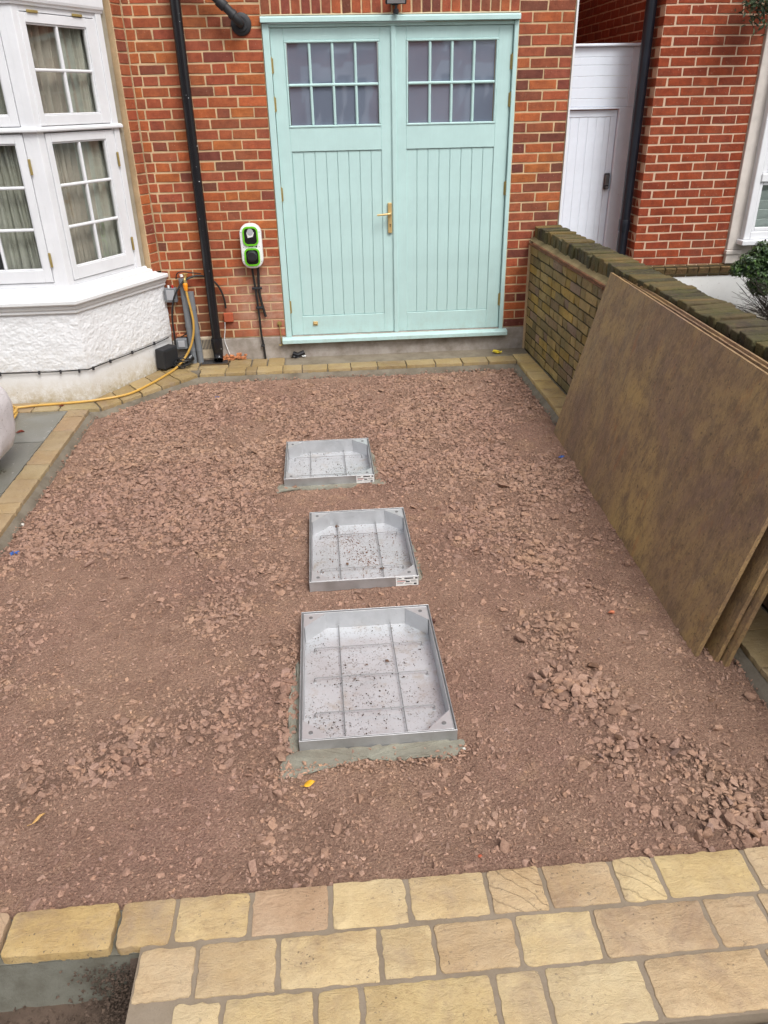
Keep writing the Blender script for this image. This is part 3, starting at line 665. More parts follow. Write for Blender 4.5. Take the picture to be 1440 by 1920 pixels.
# side gate
gt = thing('side_gate', (1.05, .966, 0), 'pale grey boarded side gate with overpanel between the two houses', 'gate')
gy = .966
g = MB(); g.box(.42, 1.365, gy-.03, gy+.07, 2.402, 2.425); g.build('top_cap', GATE, gt, bevel=.006)
g = MB(); g.box(1.275, 1.357, gy, gy+.06, 1.925, 2.400).box(1.208, 1.357, gy-.004, gy+.06, -.1, 1.9235).box(.42, 1.275, gy+.002, gy+.06, 1.925, 1.930).box(.42, 1.208, gy-.002, gy+.05, 1.908, 1.9235)
g.build('gate_frame', GATE, gt, bevel=.004)
zz = [2.400, 2.323, 2.260, 2.174, 2.081, 1.996, 1.930]
for a, b_ in zip(zz[:-1], zz[1:]): MB().box(.42, 1.2735, gy+.006, gy+.03, b_+.0006, a-.0006).build('board', GATE, gt, bevel=.0025)
gd = MB().box(.42, 1.203, gy+.030, gy+.06, 1.845, 1.900).box(1.146, 1.203, gy+.030, gy+.06, -.05, 1.845).build('door', GATE, gt, bevel=.003)
xs = [.42, .51, .60, .69, .769, .848, .933, 1.016, 1.095, 1.144]
for a, b_ in zip(xs[:-1], xs[1:]): MB().box(a+.0005, b_-.0005, gy+.034, gy+.056, -.05, 1.843).build('board', GATE, gd, bevel=.0018)
lk = MB().box(1.138, 1.192, gy+.006, gy+.030, 1.222, 1.368).build('keypad_lock', plain('gunmetal', (.10, .105, .11), .35, .8), gd, bevel=.011, seg=3)
lk2 = MB().box(1.146, 1.184, gy+.0, gy+.0055, 1.262, 1.350).build('keypad', plain('brushed steel', (.35, .36, .37), .3, .9), gd, bevel=.004)
MB().tube([(1.165, gy-.018, 1.243), (1.165, gy+.005, 1.243)], .0135, 14).build('knob', plain('bright steel', (.6, .6, .62), .25, 1.), gd, smooth=True)

# ------------------------------------------------------------------ pipes on the houses
def pipe(name, pts, r, mat, label, cat='pipe', collars=(), n=20, sm=0):
    t = thing(name, pts[-1], label, cat)
    MB().tube(pts, r, n, smooth_path=sm).build('pipe', mat, t, smooth=True)
    for c, ax, rr, hh in collars:
        c = Vector(c); ax = Vector(ax).normalized()
        MB().tube([c-ax*hh, c-ax*hh*.9, c+ax*hh*.9, c+ax*hh], [rr*.97, rr, rr, rr*.97], n).build('collar', mat, t, smooth=True)
    return t
SPATTER = NT('black gloss pipe with paint splashes'); _g = SPATTER.n('NewGeometry').outputs['Position']
SPATTER.col(SPATTER.mix(SPATTER.ramp(SPATTER.noise(_g, 38, 2, .5), [(.74, 0.), (.755, .9)]), (.010, .010, .012), (.7, .7, .7))); SPATTER.p(Roughness=.22); SPATTER = SPATTER.m
dpx, dpy = -2.552, -.085
t = pipe('drainpipe', [(dpx, dpy, 3.4), (dpx, dpy, .19), (dpx, dpy, .17)], .039, SPATTER, 'tall black drainpipe with white paint splashes standing over the drain grate', 'drainpipe',
     [((dpx, dpy, .165), (0, 0, 1), .047, .055)])
MB().tube([(dpx, dpy, .12), (dpx, dpy-.002, .08), (dpx, dpy-.016, .045), (dpx, dpy-.03, .03)], [.044, .043, .041, .040], 20, smooth_path=4, cap=False).build('shoe', SPATTER, t, smooth=True)
t = pipe('waste_pipe', [(-2.85, -.10, 3.2), (-2.275, -.105, 2.705), (-2.16, -.105, 2.600), (-2.125, -.10, 2.562), (-2.105, -.075, 2.542), (-2.10, .0, 2.535)], .030, BLACKM, 'black waste pipe angling down to a round wall flange above the charger', 'pipe',
     [((-2.22, -.105, 2.655), (.74, 0, -.67), .037, .030), ((-2.148, -.104, 2.588), (.7, 0, -.7), .036, .014)], sm=3)
q = MB(); q.tube([(-2.10, .002, 2.535), (-2.10, -.014, 2.535), (-2.10, -.022, 2.535)], [.076, .074, .060], 28); q.tube([(-2.10, -.018, 2.535), (-2.10, -.034, 2.535)], .048, 24); q.build('flange', BLACKM, t, smooth=True)
t = pipe('neighbour_downpipe', [(1.285, .70, 3.3), (1.285, .70, .3)], .047, NAVY, 'dark downpipe in the corner between the side gate and the neighbouring house', 'drainpipe', [((1.285, .70, .93), (0, 0, 1), .053, .05)])
# floodlight
fl = thing('floodlight', (-.952, -.06, 2.58), 'black security floodlight with sensor fixed above the garage doors', 'light')
MB().box(-.98, -.925, -.05, .0, 2.64, 2.76).build('wall_mount', BLACKM, fl, bevel=.006)
Mh = Matrix.Translation((-.952, -.095, 2.70)) @ Matrix.Rotation(.55, 4, 'X')
MB().box(-.078, .078, -.02, .02, -.062, .062, Mh).build('lamp_body', BLACKM, fl, bevel=.008, seg=2)
MB().box(-.066, .066, -.024, -.0205, -.050, .050, Mh).build('lamp_glass', plain('grey lamp glass', (.45, .46, .48), .15), fl)
q = MB(); q.tube([(-.952, -.075, 2.635), (-.952, -.075, 2.612)], .010, 10); q.tube([(-.952, -.075, 2.612), (-.952, -.075, 2.606), (-.952, -.075, 2.584), (-.952, -.075, 2.578)], [.016, .021, .021, .014], 16); q.build('sensor', BLACK, fl, smooth=True)

# ------------------------------------------------------------------ EV charger
def rrect(w_, h_, r, n=6):
    out = []
    for cx, cy, a0 in ((w_/2-r, h_/2-r, 0), (-w_/2+r, h_/2-r, PI/2), (-w_/2+r, -h_/2+r, PI), (w_/2-r, -h_/2+r, 1.5*PI)):
        for k in range(n+1): a = a0+PI/2*k/n; out.append((cx+r*math.cos(a), cy+r*math.sin(a)))
    return out
def plateY(poly, y0, y1, cx, cz): # prism whose outline lies in XZ
    return MB().prism([(x, z) for x, z in poly], y0, y1, Matrix(((1, 0, 0, cx), (0, 0, 1, 0), (0, 1, 0, cz), (0, 0, 0, 1))))
def ringY(w_, h_, r, th, y0, y1, cx, cz):
    A = rrect(w_, h_, r); Bq = rrect(w_-2*th, h_-2*th, max(.004, r-th)); n = len(A); vs = []
    for y in (y0, y1):
        vs += [(cx+a, y, cz+b_) for a, b_ in A]; vs += [(cx+a, y, cz+b_) for a, b_ in Bq]
    fs = []
    for i in range(n):
        j = (i+1) % n
        fs += [(i, j, n+j, n+i), (2*n+i, 3*n+i, 3*n+j, 2*n+j), (i, 2*n+i, 2*n+j, j), (n+i, n+j, 3*n+j, 3*n+i)]
    m = MB(); m.add(vs, fs); return m
cx, cz = -2.174, .972
ev = thing('ev_charger', (cx, -.05, cz-.175), 'white and green electric car charger on the brick wall left of the garage doors', 'car charger')
o = plateY(rrect(.176, .350, .075, 8), -.095, -.004, cx, cz).build('casing', WPLAST, ev, bevel=.010, seg=3, smooth=True)
for dz, hh in ((.082, .150), (-.083, .142)):
    ringY(.126, hh, .040, .013, -.107, -.094, cx, cz+dz).build('green_ring', GREEN, ev, smooth=True)
    plateY(rrect(.100, hh-.026, .03), -.099, -.0955, cx, cz+dz).build('black_recess', BLACK, ev)
MB().tube([(cx, -.098, cz+.115), (cx, -.106, cz+.115)], .026, 16).build('breaker_dial', GREYL, ev)
MB().add([(cx-.030, -.104, cz+.112), (cx+.032, -.104, cz+.112), (cx+.020, -.104, cz+.078), (cx-.022, -.104, cz+.070), (cx-.030, -.1, cz+.112), (cx+.032, -.1, cz+.112), (cx+.020, -.1, cz+.078), (cx-.022, -.1, cz+.070)], [(0, 1, 2, 3), (4, 5, 6, 7), (0, 4, 5, 1), (1, 5, 6, 2), (2, 6, 7, 3), (3, 7, 4, 0)]).build('rating_label', LABEL, ev)
q = MB(); q.tube([(cx, -.099, cz-.072), (cx, -.128, cz-.074), (cx, -.134, cz-.075)], [.044, .042, .036], 24); q.build('socket_cap', plain('slate grey plastic', (.025, .028, .033), .4), ev, smooth=True)
for sx_ in (-.078, .078):
    for z_ in (.112, -.002, -.118):
        MB().tube([(cx+sx_*(.95 if abs(z_) > .01 else .82), -.097, cz+z_), (cx+sx_*(.95 if abs(z_) > .01 else .82), -.0945, cz+z_)], .0028, 8).build('screw', INK, ev)
MB().box(cx-.020, cx+.014, -.0968, -.0948, cz-.0015, cz+.0025).build('printed_mark', INK, ev)
MB().tube([(cx+.042, -.0968, cz-.001), (cx+.042, -.0948, cz-.001)], .007, 10).build('lock_mark', INK, ev)
def cable(name, pts, r, mat, label, cat='cable', sm=6, clips=(), group=None):
    t = thing(name, pts[0], label, cat, group); MB().tube(pts, r, 8, smooth_path=sm).build('cable', mat, t, smooth=True)
    for c in clips:
        MB().box(c[0]-.026 if len(c) < 4 else c[0]-c[3], c[0]+.026 if len(c) < 4 else c[0]+c[3], c[1]-.016, c[1]+.014, c[2]-.009, c[2]+.009).build('clip', BLACKM, t, bevel=.003)
    return t
cable('charger_cable', [(-2.190, -.04, .80), (-2.186, -.035, .72), (-2.178, -.030, .60), (-2.172, -.030, .47), (-2.168, -.030, .36), (-2.165, -.03, .22), (-2.155, -.028, .12), (-2.150, -.026, .0)], .0095, RUBBER, 'black cable running from the charger down to the edging stones', clips=[(-2.165, -.026, .620, .042), (-2.155, -.026, .455, .034), (-2.160, -.026, .12, .016)])
cable('charger_cable', [(-2.140, -.04, .80), (-2.145, -.035, .70), (-2.150, -.03, .60), (-2.138, -.03, .50), (-2.118, -.03, .40), (-2.112, -.03, .375)], .0115, RUBBER, 'shorter black cable hanging below the charger and stopping partway down the bricks')
hk = thing('cabin_hook', (-2.0, -.02, .2), 'brass cabin hook hanging on the wall left of the garage door sill', 'hook')
q = MB(); q.tube([(-2.000, -.004, .305), (-2.000, -.012, .305)], .021, 12); q.tube([(-2.000, -.012, .305), (-2.0, -.026, .305)], .008, 8); q.build('hook_plate', BRASSD, hk)
q = MB(); q.tube([(-2.0, -.024, .300), (-1.998, -.022, .25), (-1.994, -.022, .16), (-1.992, -.022, .130), (-1.998, -.024, .116), (-2.014, -.026, .118), (-2.016, -.026, .126)], .0042, 8, smooth_path=4); q.build('hook_arm', BRASSD, hk, smooth=True)

# ------------------------------------------------------------------ services in the corner
ab = thing('air_brick', (-2.66, -.01, .0), 'cream louvred air brick low on the wall beside the drainpipe', 'vent')
q = MB(); q.box(-2.735, -2.590, -.014, .0, .015, .215); q.build('surround', DIRTYW, ab, bevel=.006)
for k in range(9):
    x = -2.715+.0125*k; MB().box(x, x+.0065, -.0175, -.0135, .105, .190).build('slot', INK, ab)
q = MB()
for k in range(40): 
    c = Vector((-2.42+rnd.uniform(-.10, .10), -.012-rnd.uniform(0, .02), .008+abs(rnd.gauss(0, .018)))); s_ = rnd.uniform(.006, .016)
    q.box(-s_, s_, -s_*.7, s_*.7, -s_*.6, s_*.6, Matrix.Translation(c) @ Matrix.Rotation(rnd.uniform(0, 3), 4, rnd.choice('XYZ')))
tag(q.build('clay_rubble', TERRA, None), 'crumbled orange clay and plaster at the wall foot right of the drainpipe', 'rubble'); 
o = MB().box(-2.478, -2.395, -.030, .0, .338, .418).build('clay_patch', plain('orange clay block', lin(178, 88, 56), .8, grime=.25, bumpy=.4), None, bevel=.006); tag(o, 'orange clay block fixed on the bricks just right of the drainpipe', 'block')
gr = thing('drain_grate', (-2.59, -.07, 0), 'small dark drain grate set in buff stone under the drainpipe', 'drain')
MB().box(-2.705, -2.475, -.140, -.012, -.03, .0035).build('recess', INK, gr)
q = MB(); 
for a in ((-2.712, -2.468, -.147, -.139), (-2.712, -2.468, -.013, -.005), (-2.712, -2.704, -.147, -.005), (-2.476, -2.468, -.147, -.005)): q.box(*a, -.02, .006)
q.build('grate_frame', plain('dull bronze frame', lin(120, 98, 70), .5, .5), gr)
for k in range(9): MB().box(-2.690+.024*k, -2.678+.024*k, -.138, -.014, -.005, .005).build('bar', plain('dark iron', (.05, .05, .052), .5, .4), gr)
def conduit(x, y, z1, lab):
    t = thing('conduit', (x, y, 0), lab, 'pipe'); MB().tube([(x+.01, y, -.01), (x, y, z1)], .0265, 16).build('pipe', GREYP, t, smooth=True)
    for z in (.12, z1*.78, z1*.45): MB().tube([(x+.01*(1-z/z1), y, z-.012), (x+.01*(1-z/z1), y, z+.012)], .0295, 16).build('collar', GREYP, t, smooth=True)
conduit(-2.785, -.055, .73, 'taller grey plastic conduit in the corner by the bay'); conduit(-2.726, -.055, .615, 'shorter grey plastic conduit behind the yellow hose')
def jbox(x0, x1, z0, z1, y, lab, glands):
    t = thing('junction_box', ((x0+x1)/2, y, z0), lab, 'box'); MB().box(x0, x1, y-.05, y, z0, z1).build('casing', GREYP, t, bevel=.007, seg=2)
    MB().box(x0+.018, x1-.018, y-.056, y-.0505, z0+.02, z1-.014).build('lid', GREYL, t, bevel=.002)
    for gx, m in glands: MB().tube([(gx, y-.025, z1), (gx, y-.025, z1+.022)], .009, 10).build('gland', m, t)
jbox(-2.945, -2.842, .535, .652, -.02, 'grey junction box with red and white glands beside the bay sill', [(-2.905, WPLAST), (-2.872, REDP)])
jbox(-2.905, -2.812, .130, .222, -.03, 'plain grey junction box low beside the conduits', [])
q = thing('brick_scrap', (-2.86, -.03, .222), 'broken red brick edge above the lower junction box', 'brick'); MB().box(-2.90, -2.81, -.03, .0, .226, .245).build('brick_piece', TERRA, q, bevel=.004)
tp = thing('garden_tap', (-2.752, -.06, .70), 'small brass tap at the top of the conduits feeding the hose', 'tap')
q = MB(); q.tube([(-2.752, -.0, .735), (-2.752, -.09, .735), (-2.752, -.105, .72), (-2.752, -.108, .695)], .010, 10, smooth_path=3); q.tube([(-2.752, -.06, .735), (-2.752, -.06, .765)], .006, 8); q.tube([(-2.775, -.06, .766), (-2.729, -.06, .766)], .005, 8); q.build('tap_body', BRASSD, tp, smooth=True)
MB().tube([(-2.782, -.055, .742), (-2.782, -.055, .762)], .014, 12).build('white_cap', WPLAST, tp)
hs_ = thing('garden_hose', (-3.3, -.9, 0), 'yellow garden hose trailing from the tap round the foot of the bay', 'hose')
HP = [(-2.752, -.108, .64), (-2.744, -.115, .57), (-2.732, -.12, .48), (-2.724, -.125, .38), (-2.738, -.13, .27), (-2.775, -.14, .165), (-2.835, -.165, .075), (-2.905, -.26, .018), (-2.968, -.437, .013), (-3.057, -.650, .013), (-3.183, -.868, .013), (-3.405, -.978, .013), (-3.637, -1.019, .013), (-3.868, -1.047, .014), (-4.075, -1.133, .022), (-4.4, -1.25, .013)]
MB().tube(HP, .0095, 10, smooth_path=8).build('hose', YELLOWH, hs_, smooth=True)
q = MB(); q.tube([(-2.752, -.108, .700), (-2.752, -.108, .692), (-2.752, -.108, .668), (-2.752, -.108, .640)], [.014, .020, .020, .015], 14); q.build('hose_connector', ORANGE, hs_, smooth=True)
hc = thing('hose_coil', (-4.05, -1.35, 0), 'looped end of the yellow hose on the grey slabs by the white bag', 'hose')
pts = []
for k in range(60):
    a = k/60*2*PI*3; r = .15+.012*math.sin(k*.9); pts.append((-4.055+r*math.cos(a)*.9, -1.33+r*1.55*math.sin(a)+.03*math.sin(a*.33), .014+.020*(k/60)*3+.006*math.sin(k)))
MB().tube(pts, .0095, 8, smooth_path=2).build('hose', YELLOWH, hc, smooth=True)
cable('black_cable', [(-2.45, -.025, .46), (-2.452, -.03, .53), (-2.475, -.035, .62), (-2.52, -.04, .69), (-2.60, -.035, .735), (-2.68, -.05, .742), (-2.76, -.09, .715), (-2.82, -.12, .65), (-2.866, -.13, .56), (-2.895, -.13, .42), (-2.902, -.12, .25), (-2.905, -.12, .12), (-2.900, -.13, .01)], .0085, RUBBER, 'black cable arching behind the drainpipe and down beside the bay')
cable('black_cable', [(-2.835, -.03, .72), (-2.82, -.035, .765), (-2.77, -.04, .780), (-2.70, -.035, .768), (-2.62, -.03, .758)], .005, RUBBER, 'thin black wire looped above the grey conduits')
cable('black_cable', [(-2.745, -.03, .30), (-2.78, -.03, .28), (-2.83, -.03, .245), (-2.87, -.03, .225)], .005, RUBBER, 'short thin black wire above the lower junction box')
cable('white_cable', [(-2.47, -.032, .338), (-2.478, -.02, .27), (-2.492, -.018, .18), (-2.475, -.02, .10), (-2.46, -.02, .05)], .0035, WPLAST, 'thin white wire hanging from the orange clay block')
bx = thing('speaker_box', (-3.02, -.2, 0), 'square black plastic box leaning on the foot of the bay', 'box')
Mb = Matrix.Translation((-3.078, -.245, .022)) @ Matrix.Rotation(rS, 4, 'Z') @ Matrix.Rotation(.06, 4, 'X')
MB().box(0, .185, -.105, -.012, 0, .170, Mb).build('casing', BLACKM, bx, bevel=.008, seg=2)
MB().box(.012, .173, -.111, -.1055, .012, .158, Mb).build('front_cover', BLACKM, bx, bevel=.003)
cb_ = thing('cable_bundle', (-2.85, -.14, 0), 'heap of coiled black cable on the edging below the junction box', 'cable')
for k in range(6):
    c = (-2.865+rnd.uniform(-.03, .03), -.175+rnd.uniform(-.03, .03), .015+.012*k); pts = []
    for j in range(22):
        a = j/20*2*PI; r = rnd.uniform(.045, .052)+.008*k % .02; pts.append((c[0]+r*math.cos(a)*1.1, c[1]+r*math.sin(a)*.7, c[2]+.012*math.sin(a*2+k)))
    MB().tube(pts, .006, 7, smooth_path=2).build('cable', RUBBER, cb_, smooth=True)
q = MB(); Mq = (-2.795, -.12, .065); q.tube([(Mq[0]-.02, Mq[1]-.02, Mq[2]-.02), (Mq[0]+.015, Mq[1]+.01, Mq[2]+.01)], .034, 14); q.build('reel', BLACK, cb_, smooth=True, bevel=.004)
pb = [(-4.3, -.925, .243), (-3.9, -.927, .243), (-3.48, -.925, .240)]
p2 = BC+nS*.014
cc = [(-4.3, -.926, .243), (-3.9, -.930, .241), (-3.7, -.926, .236), (-3.46, -.928, .244), (p2.x+.01, p2.y, .243)]
for s_ in (.15, .35, .55, .8, .97): c = BC+dS*s_+nS*.016; cc.append((c.x, c.y, .234+rnd.uniform(-.004, .006)))
t = cable('bay_cable', cc, .0042, RUBBER, 'thin black cable clipped along the ledge of the white bay')
for px in (-4.09, -3.80, -3.64, -3.50): MB().box(px-.006, px+.006, -.936, -.92, .222, .248).build('clip', INK, t)
for s_ in (.05, .24, .5, .78): c = BC+dS*s_+nS*.012; MB().box(-.006, .006, -.010, .004, .222, .248, Matrix.Translation((c.x, c.y, 0)) @ Matrix.Rotation(rS, 4, 'Z')).build('clip', INK, t)

# ------------------------------------------------------------------ BOUNDARY WALL
K = .018
def wx(y): return .203-K*y
bw = thing('boundary_wall', (.31, -2.6, 0), 'low mossy yellow brick boundary wall with brick on edge coping', 'wall')
def slabm(mb, a, b_, z0, z1, y0=0., y1=-5.4):
    mb.add([(wx(y0)+a, y0, z0), (wx(y0)+b_, y0, z0), (wx(y1)+b_, y1, z0), (wx(y1)+a, y1, z0), (wx(y0)+a, y0, z1), (wx(y0)+b_, y0, z1), (wx(y1)+b_, y1, z1), (wx(y1)+a, y1, z1)],
           [(3, 2, 1, 0), (4, 5, 6, 7), (0, 1, 5, 4), (1, 2, 6, 5), (2, 3, 7, 6), (3, 0, 4, 7)]); return mb
m = slabm(MB(), .006, .215, -.3, .90); slabm(m, .044, .238, .94, 1.036)
bwall = m.build('wall', MORTAR_B, bw)
rW = math.atan2(-1, K)   # direction of travel towards the street
def stock():
    c = rnd.choice([lin(156, 134, 86), lin(144, 124, 82), lin(168, 144, 92), lin(136, 114, 84), lin(142, 118, 98), lin(128, 112, 76), lin(166, 138, 72)]); k = rnd.uniform(1.25, 1.85); return tuple(x*k for x in c)
B = []
for i in range(12):
    z = .0+C0*i-.004; y = -.002; k = i % 2
    while y > -5.2:
        wd = .225 if k else .1125
        y1 = y-wd; 
        B.append(((wx((y+y1)/2)+BD/2+rnd.uniform(-.002, .003), (y+y1)/2, z+.0375), (BD, wd-.012, .063), math.atan(K), stock())); y = y1; k ^= 1
emit_bricks(B, 'moss', bwall)
B = []; y = -.012; i = 0
while y > -5.3:
    wd = .0735+rnd.uniform(-.004, .004); o_ = rnd.uniform(-.006, .008)
    c = rnd.choice([lin(104, 92, 62), lin(122, 104, 64), lin(138, 114, 66), lin(84, 78, 58), lin(72, 66, 52)]); 
    B.append(((wx(y)+.030+.107+o_, y-wd/2, .998+rnd.uniform(-.006, .006)), (.218, wd-.010, .104), (rnd.uniform(-.03, .03), rnd.uniform(-.03, .03), math.atan(K)+rnd.uniform(-.02, .02)), c)); y -= wd
emit_bricks(B, 'cope', bwall, name='coping_brick')
# sloping mortar fillet below coping and two courses of creasing tile
f_ = MB(); 
vs = []; ny = 160
for j in range(ny+1):
    y = -.0-5.3*j/ny; n_ = noise.noise(Vector((0, y*30, 0)))*.004; X = wx(y)
    vs += [(X-.012+n_*.3, y, .938), (X+.012+n_, y, .950+n_), (X+.034, y, .966+n_*2), (X+.09, y, .968)]
fs = [(j*4+k, (j+1)*4+k, (j+1)*4+k+1, j*4+k+1) for j in range(ny) for k in range(3)]
f_.add(vs, fs); f_.build('mortar_fillet', mat_mortar('sandy fillet mortar', lin(150, 134, 96), lin(84, 74, 44), .8), bw)
y = -.004
for lay, z in ((0, .9015), (1, .9205)):
    y = -.004-(.13 if lay else 0)
    while y > -5.2:
        wd = .26; X = wx(y-wd/2)
        MB().box(-.11, .11, -wd/2+.003, wd/2-.003, 0, .0165, Matrix.Translation((X+.11-.020-.006*lay+rnd.uniform(-.003, .003), y-wd/2, z)) @ Matrix.Rotation(math.atan(K), 4, 'Z')).build('creasing_tile', TILE, bwall, bevel=.003); y -= wd
slabm(MB(), -.014, .004, -.1, .93, -.0, -.022).build('corner_mortar', MORTAR, bw)

# ------------------------------------------------------------------ GROUND, PAVING
def hull(seed, n=11, flat=.62):
    r = random.Random(seed); bm = bmesh.new()
    for k in range(n):
        v = Vector((r.gauss(0, 1), r.gauss(0, 1), r.gauss(0, 1))).normalized()*r.uniform(.75, 1.0); bm.verts.new((v.x*1.0, v.y*.84, max(-.8, min(.62, v.z))*flat))
    res = bmesh.ops.convex_hull(bm, input=bm.verts); bmesh.ops.delete(bm, geom=[e for e in res['geom_interior'] if isinstance(e, bmesh.types.BMVert)], context='VERTS')
    bmesh.ops.triangulate(bm, faces=bm.faces); bm.verts.index_update()
    Vv = np.array([v.co[:] for v in bm.verts]); Ff = np.array([[v.index for v in f.verts] for f in bm.faces]); bm.free(); return Vv, Ff
tiny = [hull(k_, 6, .8) for k_ in range(300, 304)]
def struct(o): o['kind'] = 'structure'; return o
g = MB(); g.box(-60, 60, -120, 60, -.45, -.42); struct(g.build('ground', SOIL, None))
g = MB(); g.box(-30, 30, -8.6, -5.785, -.42, -.035); struct(g.build('footway', FOOTWAY, None))
g = MB(); g.box(-40, 40, -16, -8.7, -.42, -.14); struct(g.build('road', plain('asphalt', (.05, .05, .052), .8, bumpy=.6, scale=40), None))
g = MB(); g.box(-40, 40, -20, -16, -.42, -.03); struct(g.build('far_footway', FOOTWAY, None))
g = MB(); g.box(.42, 6, -5.3, .9, -.42, -.06); struct(g.build('neighbour_yard', CONC, None))
# concrete beds that carry the stones
bed = MB(); bed.box(-2.206, 1.2, -5.775, -5.318, -.42, -.0032, mi=0)
bed = bed.build('front_bed', JOINT, None); struct(bed)
bed2 = MB(); bed2.box(-4.2, -2.206, -5.452, -5.318, -.42, -.030); struct(bed2.build('front_bed_step', CONC, None))
exc = MB(); vs = []; nx, ny = 60, 24
for i in range(nx+1):
    for j in range(ny+1):
        X = -4.2+(2.1)*i/nx; Y = -5.452-.5*j/ny; dx = max(0, (X+2.32)/.22)
        h_ = -.20+.020*noise.noise(Vector((X*14, Y*14, 0)))+.012*noise.noise(Vector((X*50, Y*50, 3)))
        if Y > -5.55: h_ = max(h_, -.03-(-5.452-Y)*2.6+.01*noise.noise(Vector((X*30, Y*30, 1)))) if dx > .3 else h_
        if X > -2.32: h_ += min(1, dx)*.10*max(0, (Y+5.62)/.16) if Y > -5.62 else 0
        X_ = min(X, -2.214); vs.append((X_, Y, min(h_, -.045)))
exc.add(vs, [(i*(ny+1)+j, (i+1)*(ny+1)+j, (i+1)*(ny+1)+j+1, i*(ny+1)+j+1) for i in range(nx) for j in range(ny)])
struct(exc.build('excavated_soil', SOIL, None, smooth=True))
led = MB(); led.box(-2.212, -2.09, -5.95, -5.60, -.42, -.040); struct(led.build('concrete_ledge', CONC, None))
wallf = MB(); wallf.add([(-4.2, -5.455, -.030), (-2.206, -5.455, -.030), (-2.206, -5.475, -.24), (-4.2, -5.475, -.24)], [(0, 1, 2, 3)])
struct(wallf.build('concrete_haunch_face', CONC, None))
soilbits = MB()
for k in range(1500):
    X = rnd.uniform(-2.75, -2.25); Y = rnd.uniform(-5.66, -5.475); s_ = rnd.uniform(.002, .008)
    if Y > -5.51 and X < -2.36 and rnd.random() < .7: continue
    Mx_ = (Matrix.Translation((X, Y, -.195+rnd.uniform(-.012, .012)+(.12*max(0, (X+2.32)/.1)*max(0, (Y+5.6)/.15) if X > -2.32 else 0))) @ Matrix.Rotation(rnd.uniform(0, 3), 4, rnd.choice('XYZ')))
    V_, F_ = tiny[rnd.randrange(4)]; soilbits.add([Mx_ @ Vector([q*s_ for q in v]) for v in V_], [tuple(f_) for f_ in F_])
for k in range(1100):
    X = -2.225-abs(rnd.gauss(0, .07)); Y = -5.462-abs(rnd.gauss(0, .05)); s_ = rnd.uniform(.002, .009); zz_ = -.05-rnd.random()*.15 if Y > -5.50 else -.12-rnd.random()*.08
    Mx_ = Matrix.Translation((X, Y, zz_)) @ Matrix.Rotation(rnd.uniform(0, 3), 4, rnd.choice('XYZ')); V_, F_ = tiny[rnd.randrange(4)]; soilbits.add([Mx_ @ Vector([q*s_ for q in v]) for v in V_], [tuple(f_) for f_ in F_])
o = soilbits.build('soil_crumbs', SOIL, None); o['kind'] = 'stuff'

def stone_poly(poly, ztop, th, mat, parent, colr, name='paving_stone', jit=.0024, rad=.009, dome=.0010):
    # rounded corners + wobble
    P = [Vector(p) for p in poly]; n = len(P); out = []
    for i in range(n):
        a, b_, c = P[i-1], P[i], P[(i+1) % n]; r = min(rad*rnd.uniform(.5, 1.6), (a-b_).length*.3, (c-b_).length*.3)
        p1 = b_+(a-b_).normalized()*r; p2 = b_+(c-b_).normalized()*r
        out += [p1, (p1+p2)/4+b_/2, p2]
        L = (c-b_).length-2*r; k = max(1, int(L/.014)); q0 = p2; q1 = c+(b_-c).normalized()*min(rad, (c-b_).length*.3)
        for j in range(1, k): out.append(q0.lerp(q1, j/k))
    ctr = sum(out, Vector((0, 0)))/len(out); m = len(out); sd_ = rnd.random()*50; vs = []
    def ring(inset, z, jz=0.):
        for q in out:
            d = (ctr-q); dn = d.normalized(); w_ = jit*noise.noise(Vector((q.x*40+sd_, q.y*40, 0)))*2.2+.9*jit*noise.noise(Vector((q.x*130+sd_, q.y*130, 0)))+2.2*jit*max(0, noise.noise(Vector((q.x*22+sd_*2, q.y*22, 7)))-.32)
            vs.append((q.x+dn.x*(inset+w_), q.y+dn.y*(inset+w_), z+jz*noise.noise(Vector((q.x*25, q.y*25, sd_)))))
    ring(.001, ztop-th); ring(0, ztop-.0030, .001); ring(.0010, ztop-.0008, .0010); ring(.004, ztop, .0010)
    for q in out:
        v = q.lerp(ctr, .5); vs.append((v.x, v.y, ztop+dome*.6+dome*.9*noise.noise(Vector((v.x*20, v.y*20, sd_)))))
    vs.append((ctr.x, ctr.y, ztop+dome)); c = len(vs)-1
    fs = [tuple(range(m-1, -1, -1))]
    for k in range(4): fs += [(k*m+i, k*m+(i+1) % m, (k+1)*m+(i+1) % m, (k+1)*m+i) for i in range(m)]
    fs += [(4*m+i, 4*m+(i+1) % m, c) for i in range(m)]
    mb = MB(); mb.add(vs, fs); o = mb.build(name, mat, parent, smooth=True); o.color = (*colr, 1); return o
BUFF = [lin(193, 173, 130), lin(197, 178, 138), lin(190, 169, 123), lin(188, 165, 130), lin(182, 158, 125), lin(199, 181, 141)]
def buff(): c = rnd.choice(BUFF); k = rnd.uniform(.92, 1.05); return tuple(x*k for x in c)
WET = [lin(148, 128, 84), lin(156, 136, 92), lin(142, 122, 80), lin(162, 142, 98)]
def wet(): c = rnd.choice(WET); k = rnd.uniform(.92, 1.06); return tuple(x*k for x in c)
J = .0065
pav = thing('front_paving', (-1, -5.5, 0), '', ''); del pav['label']; del pav['category']; pav['kind'] = 'structure'
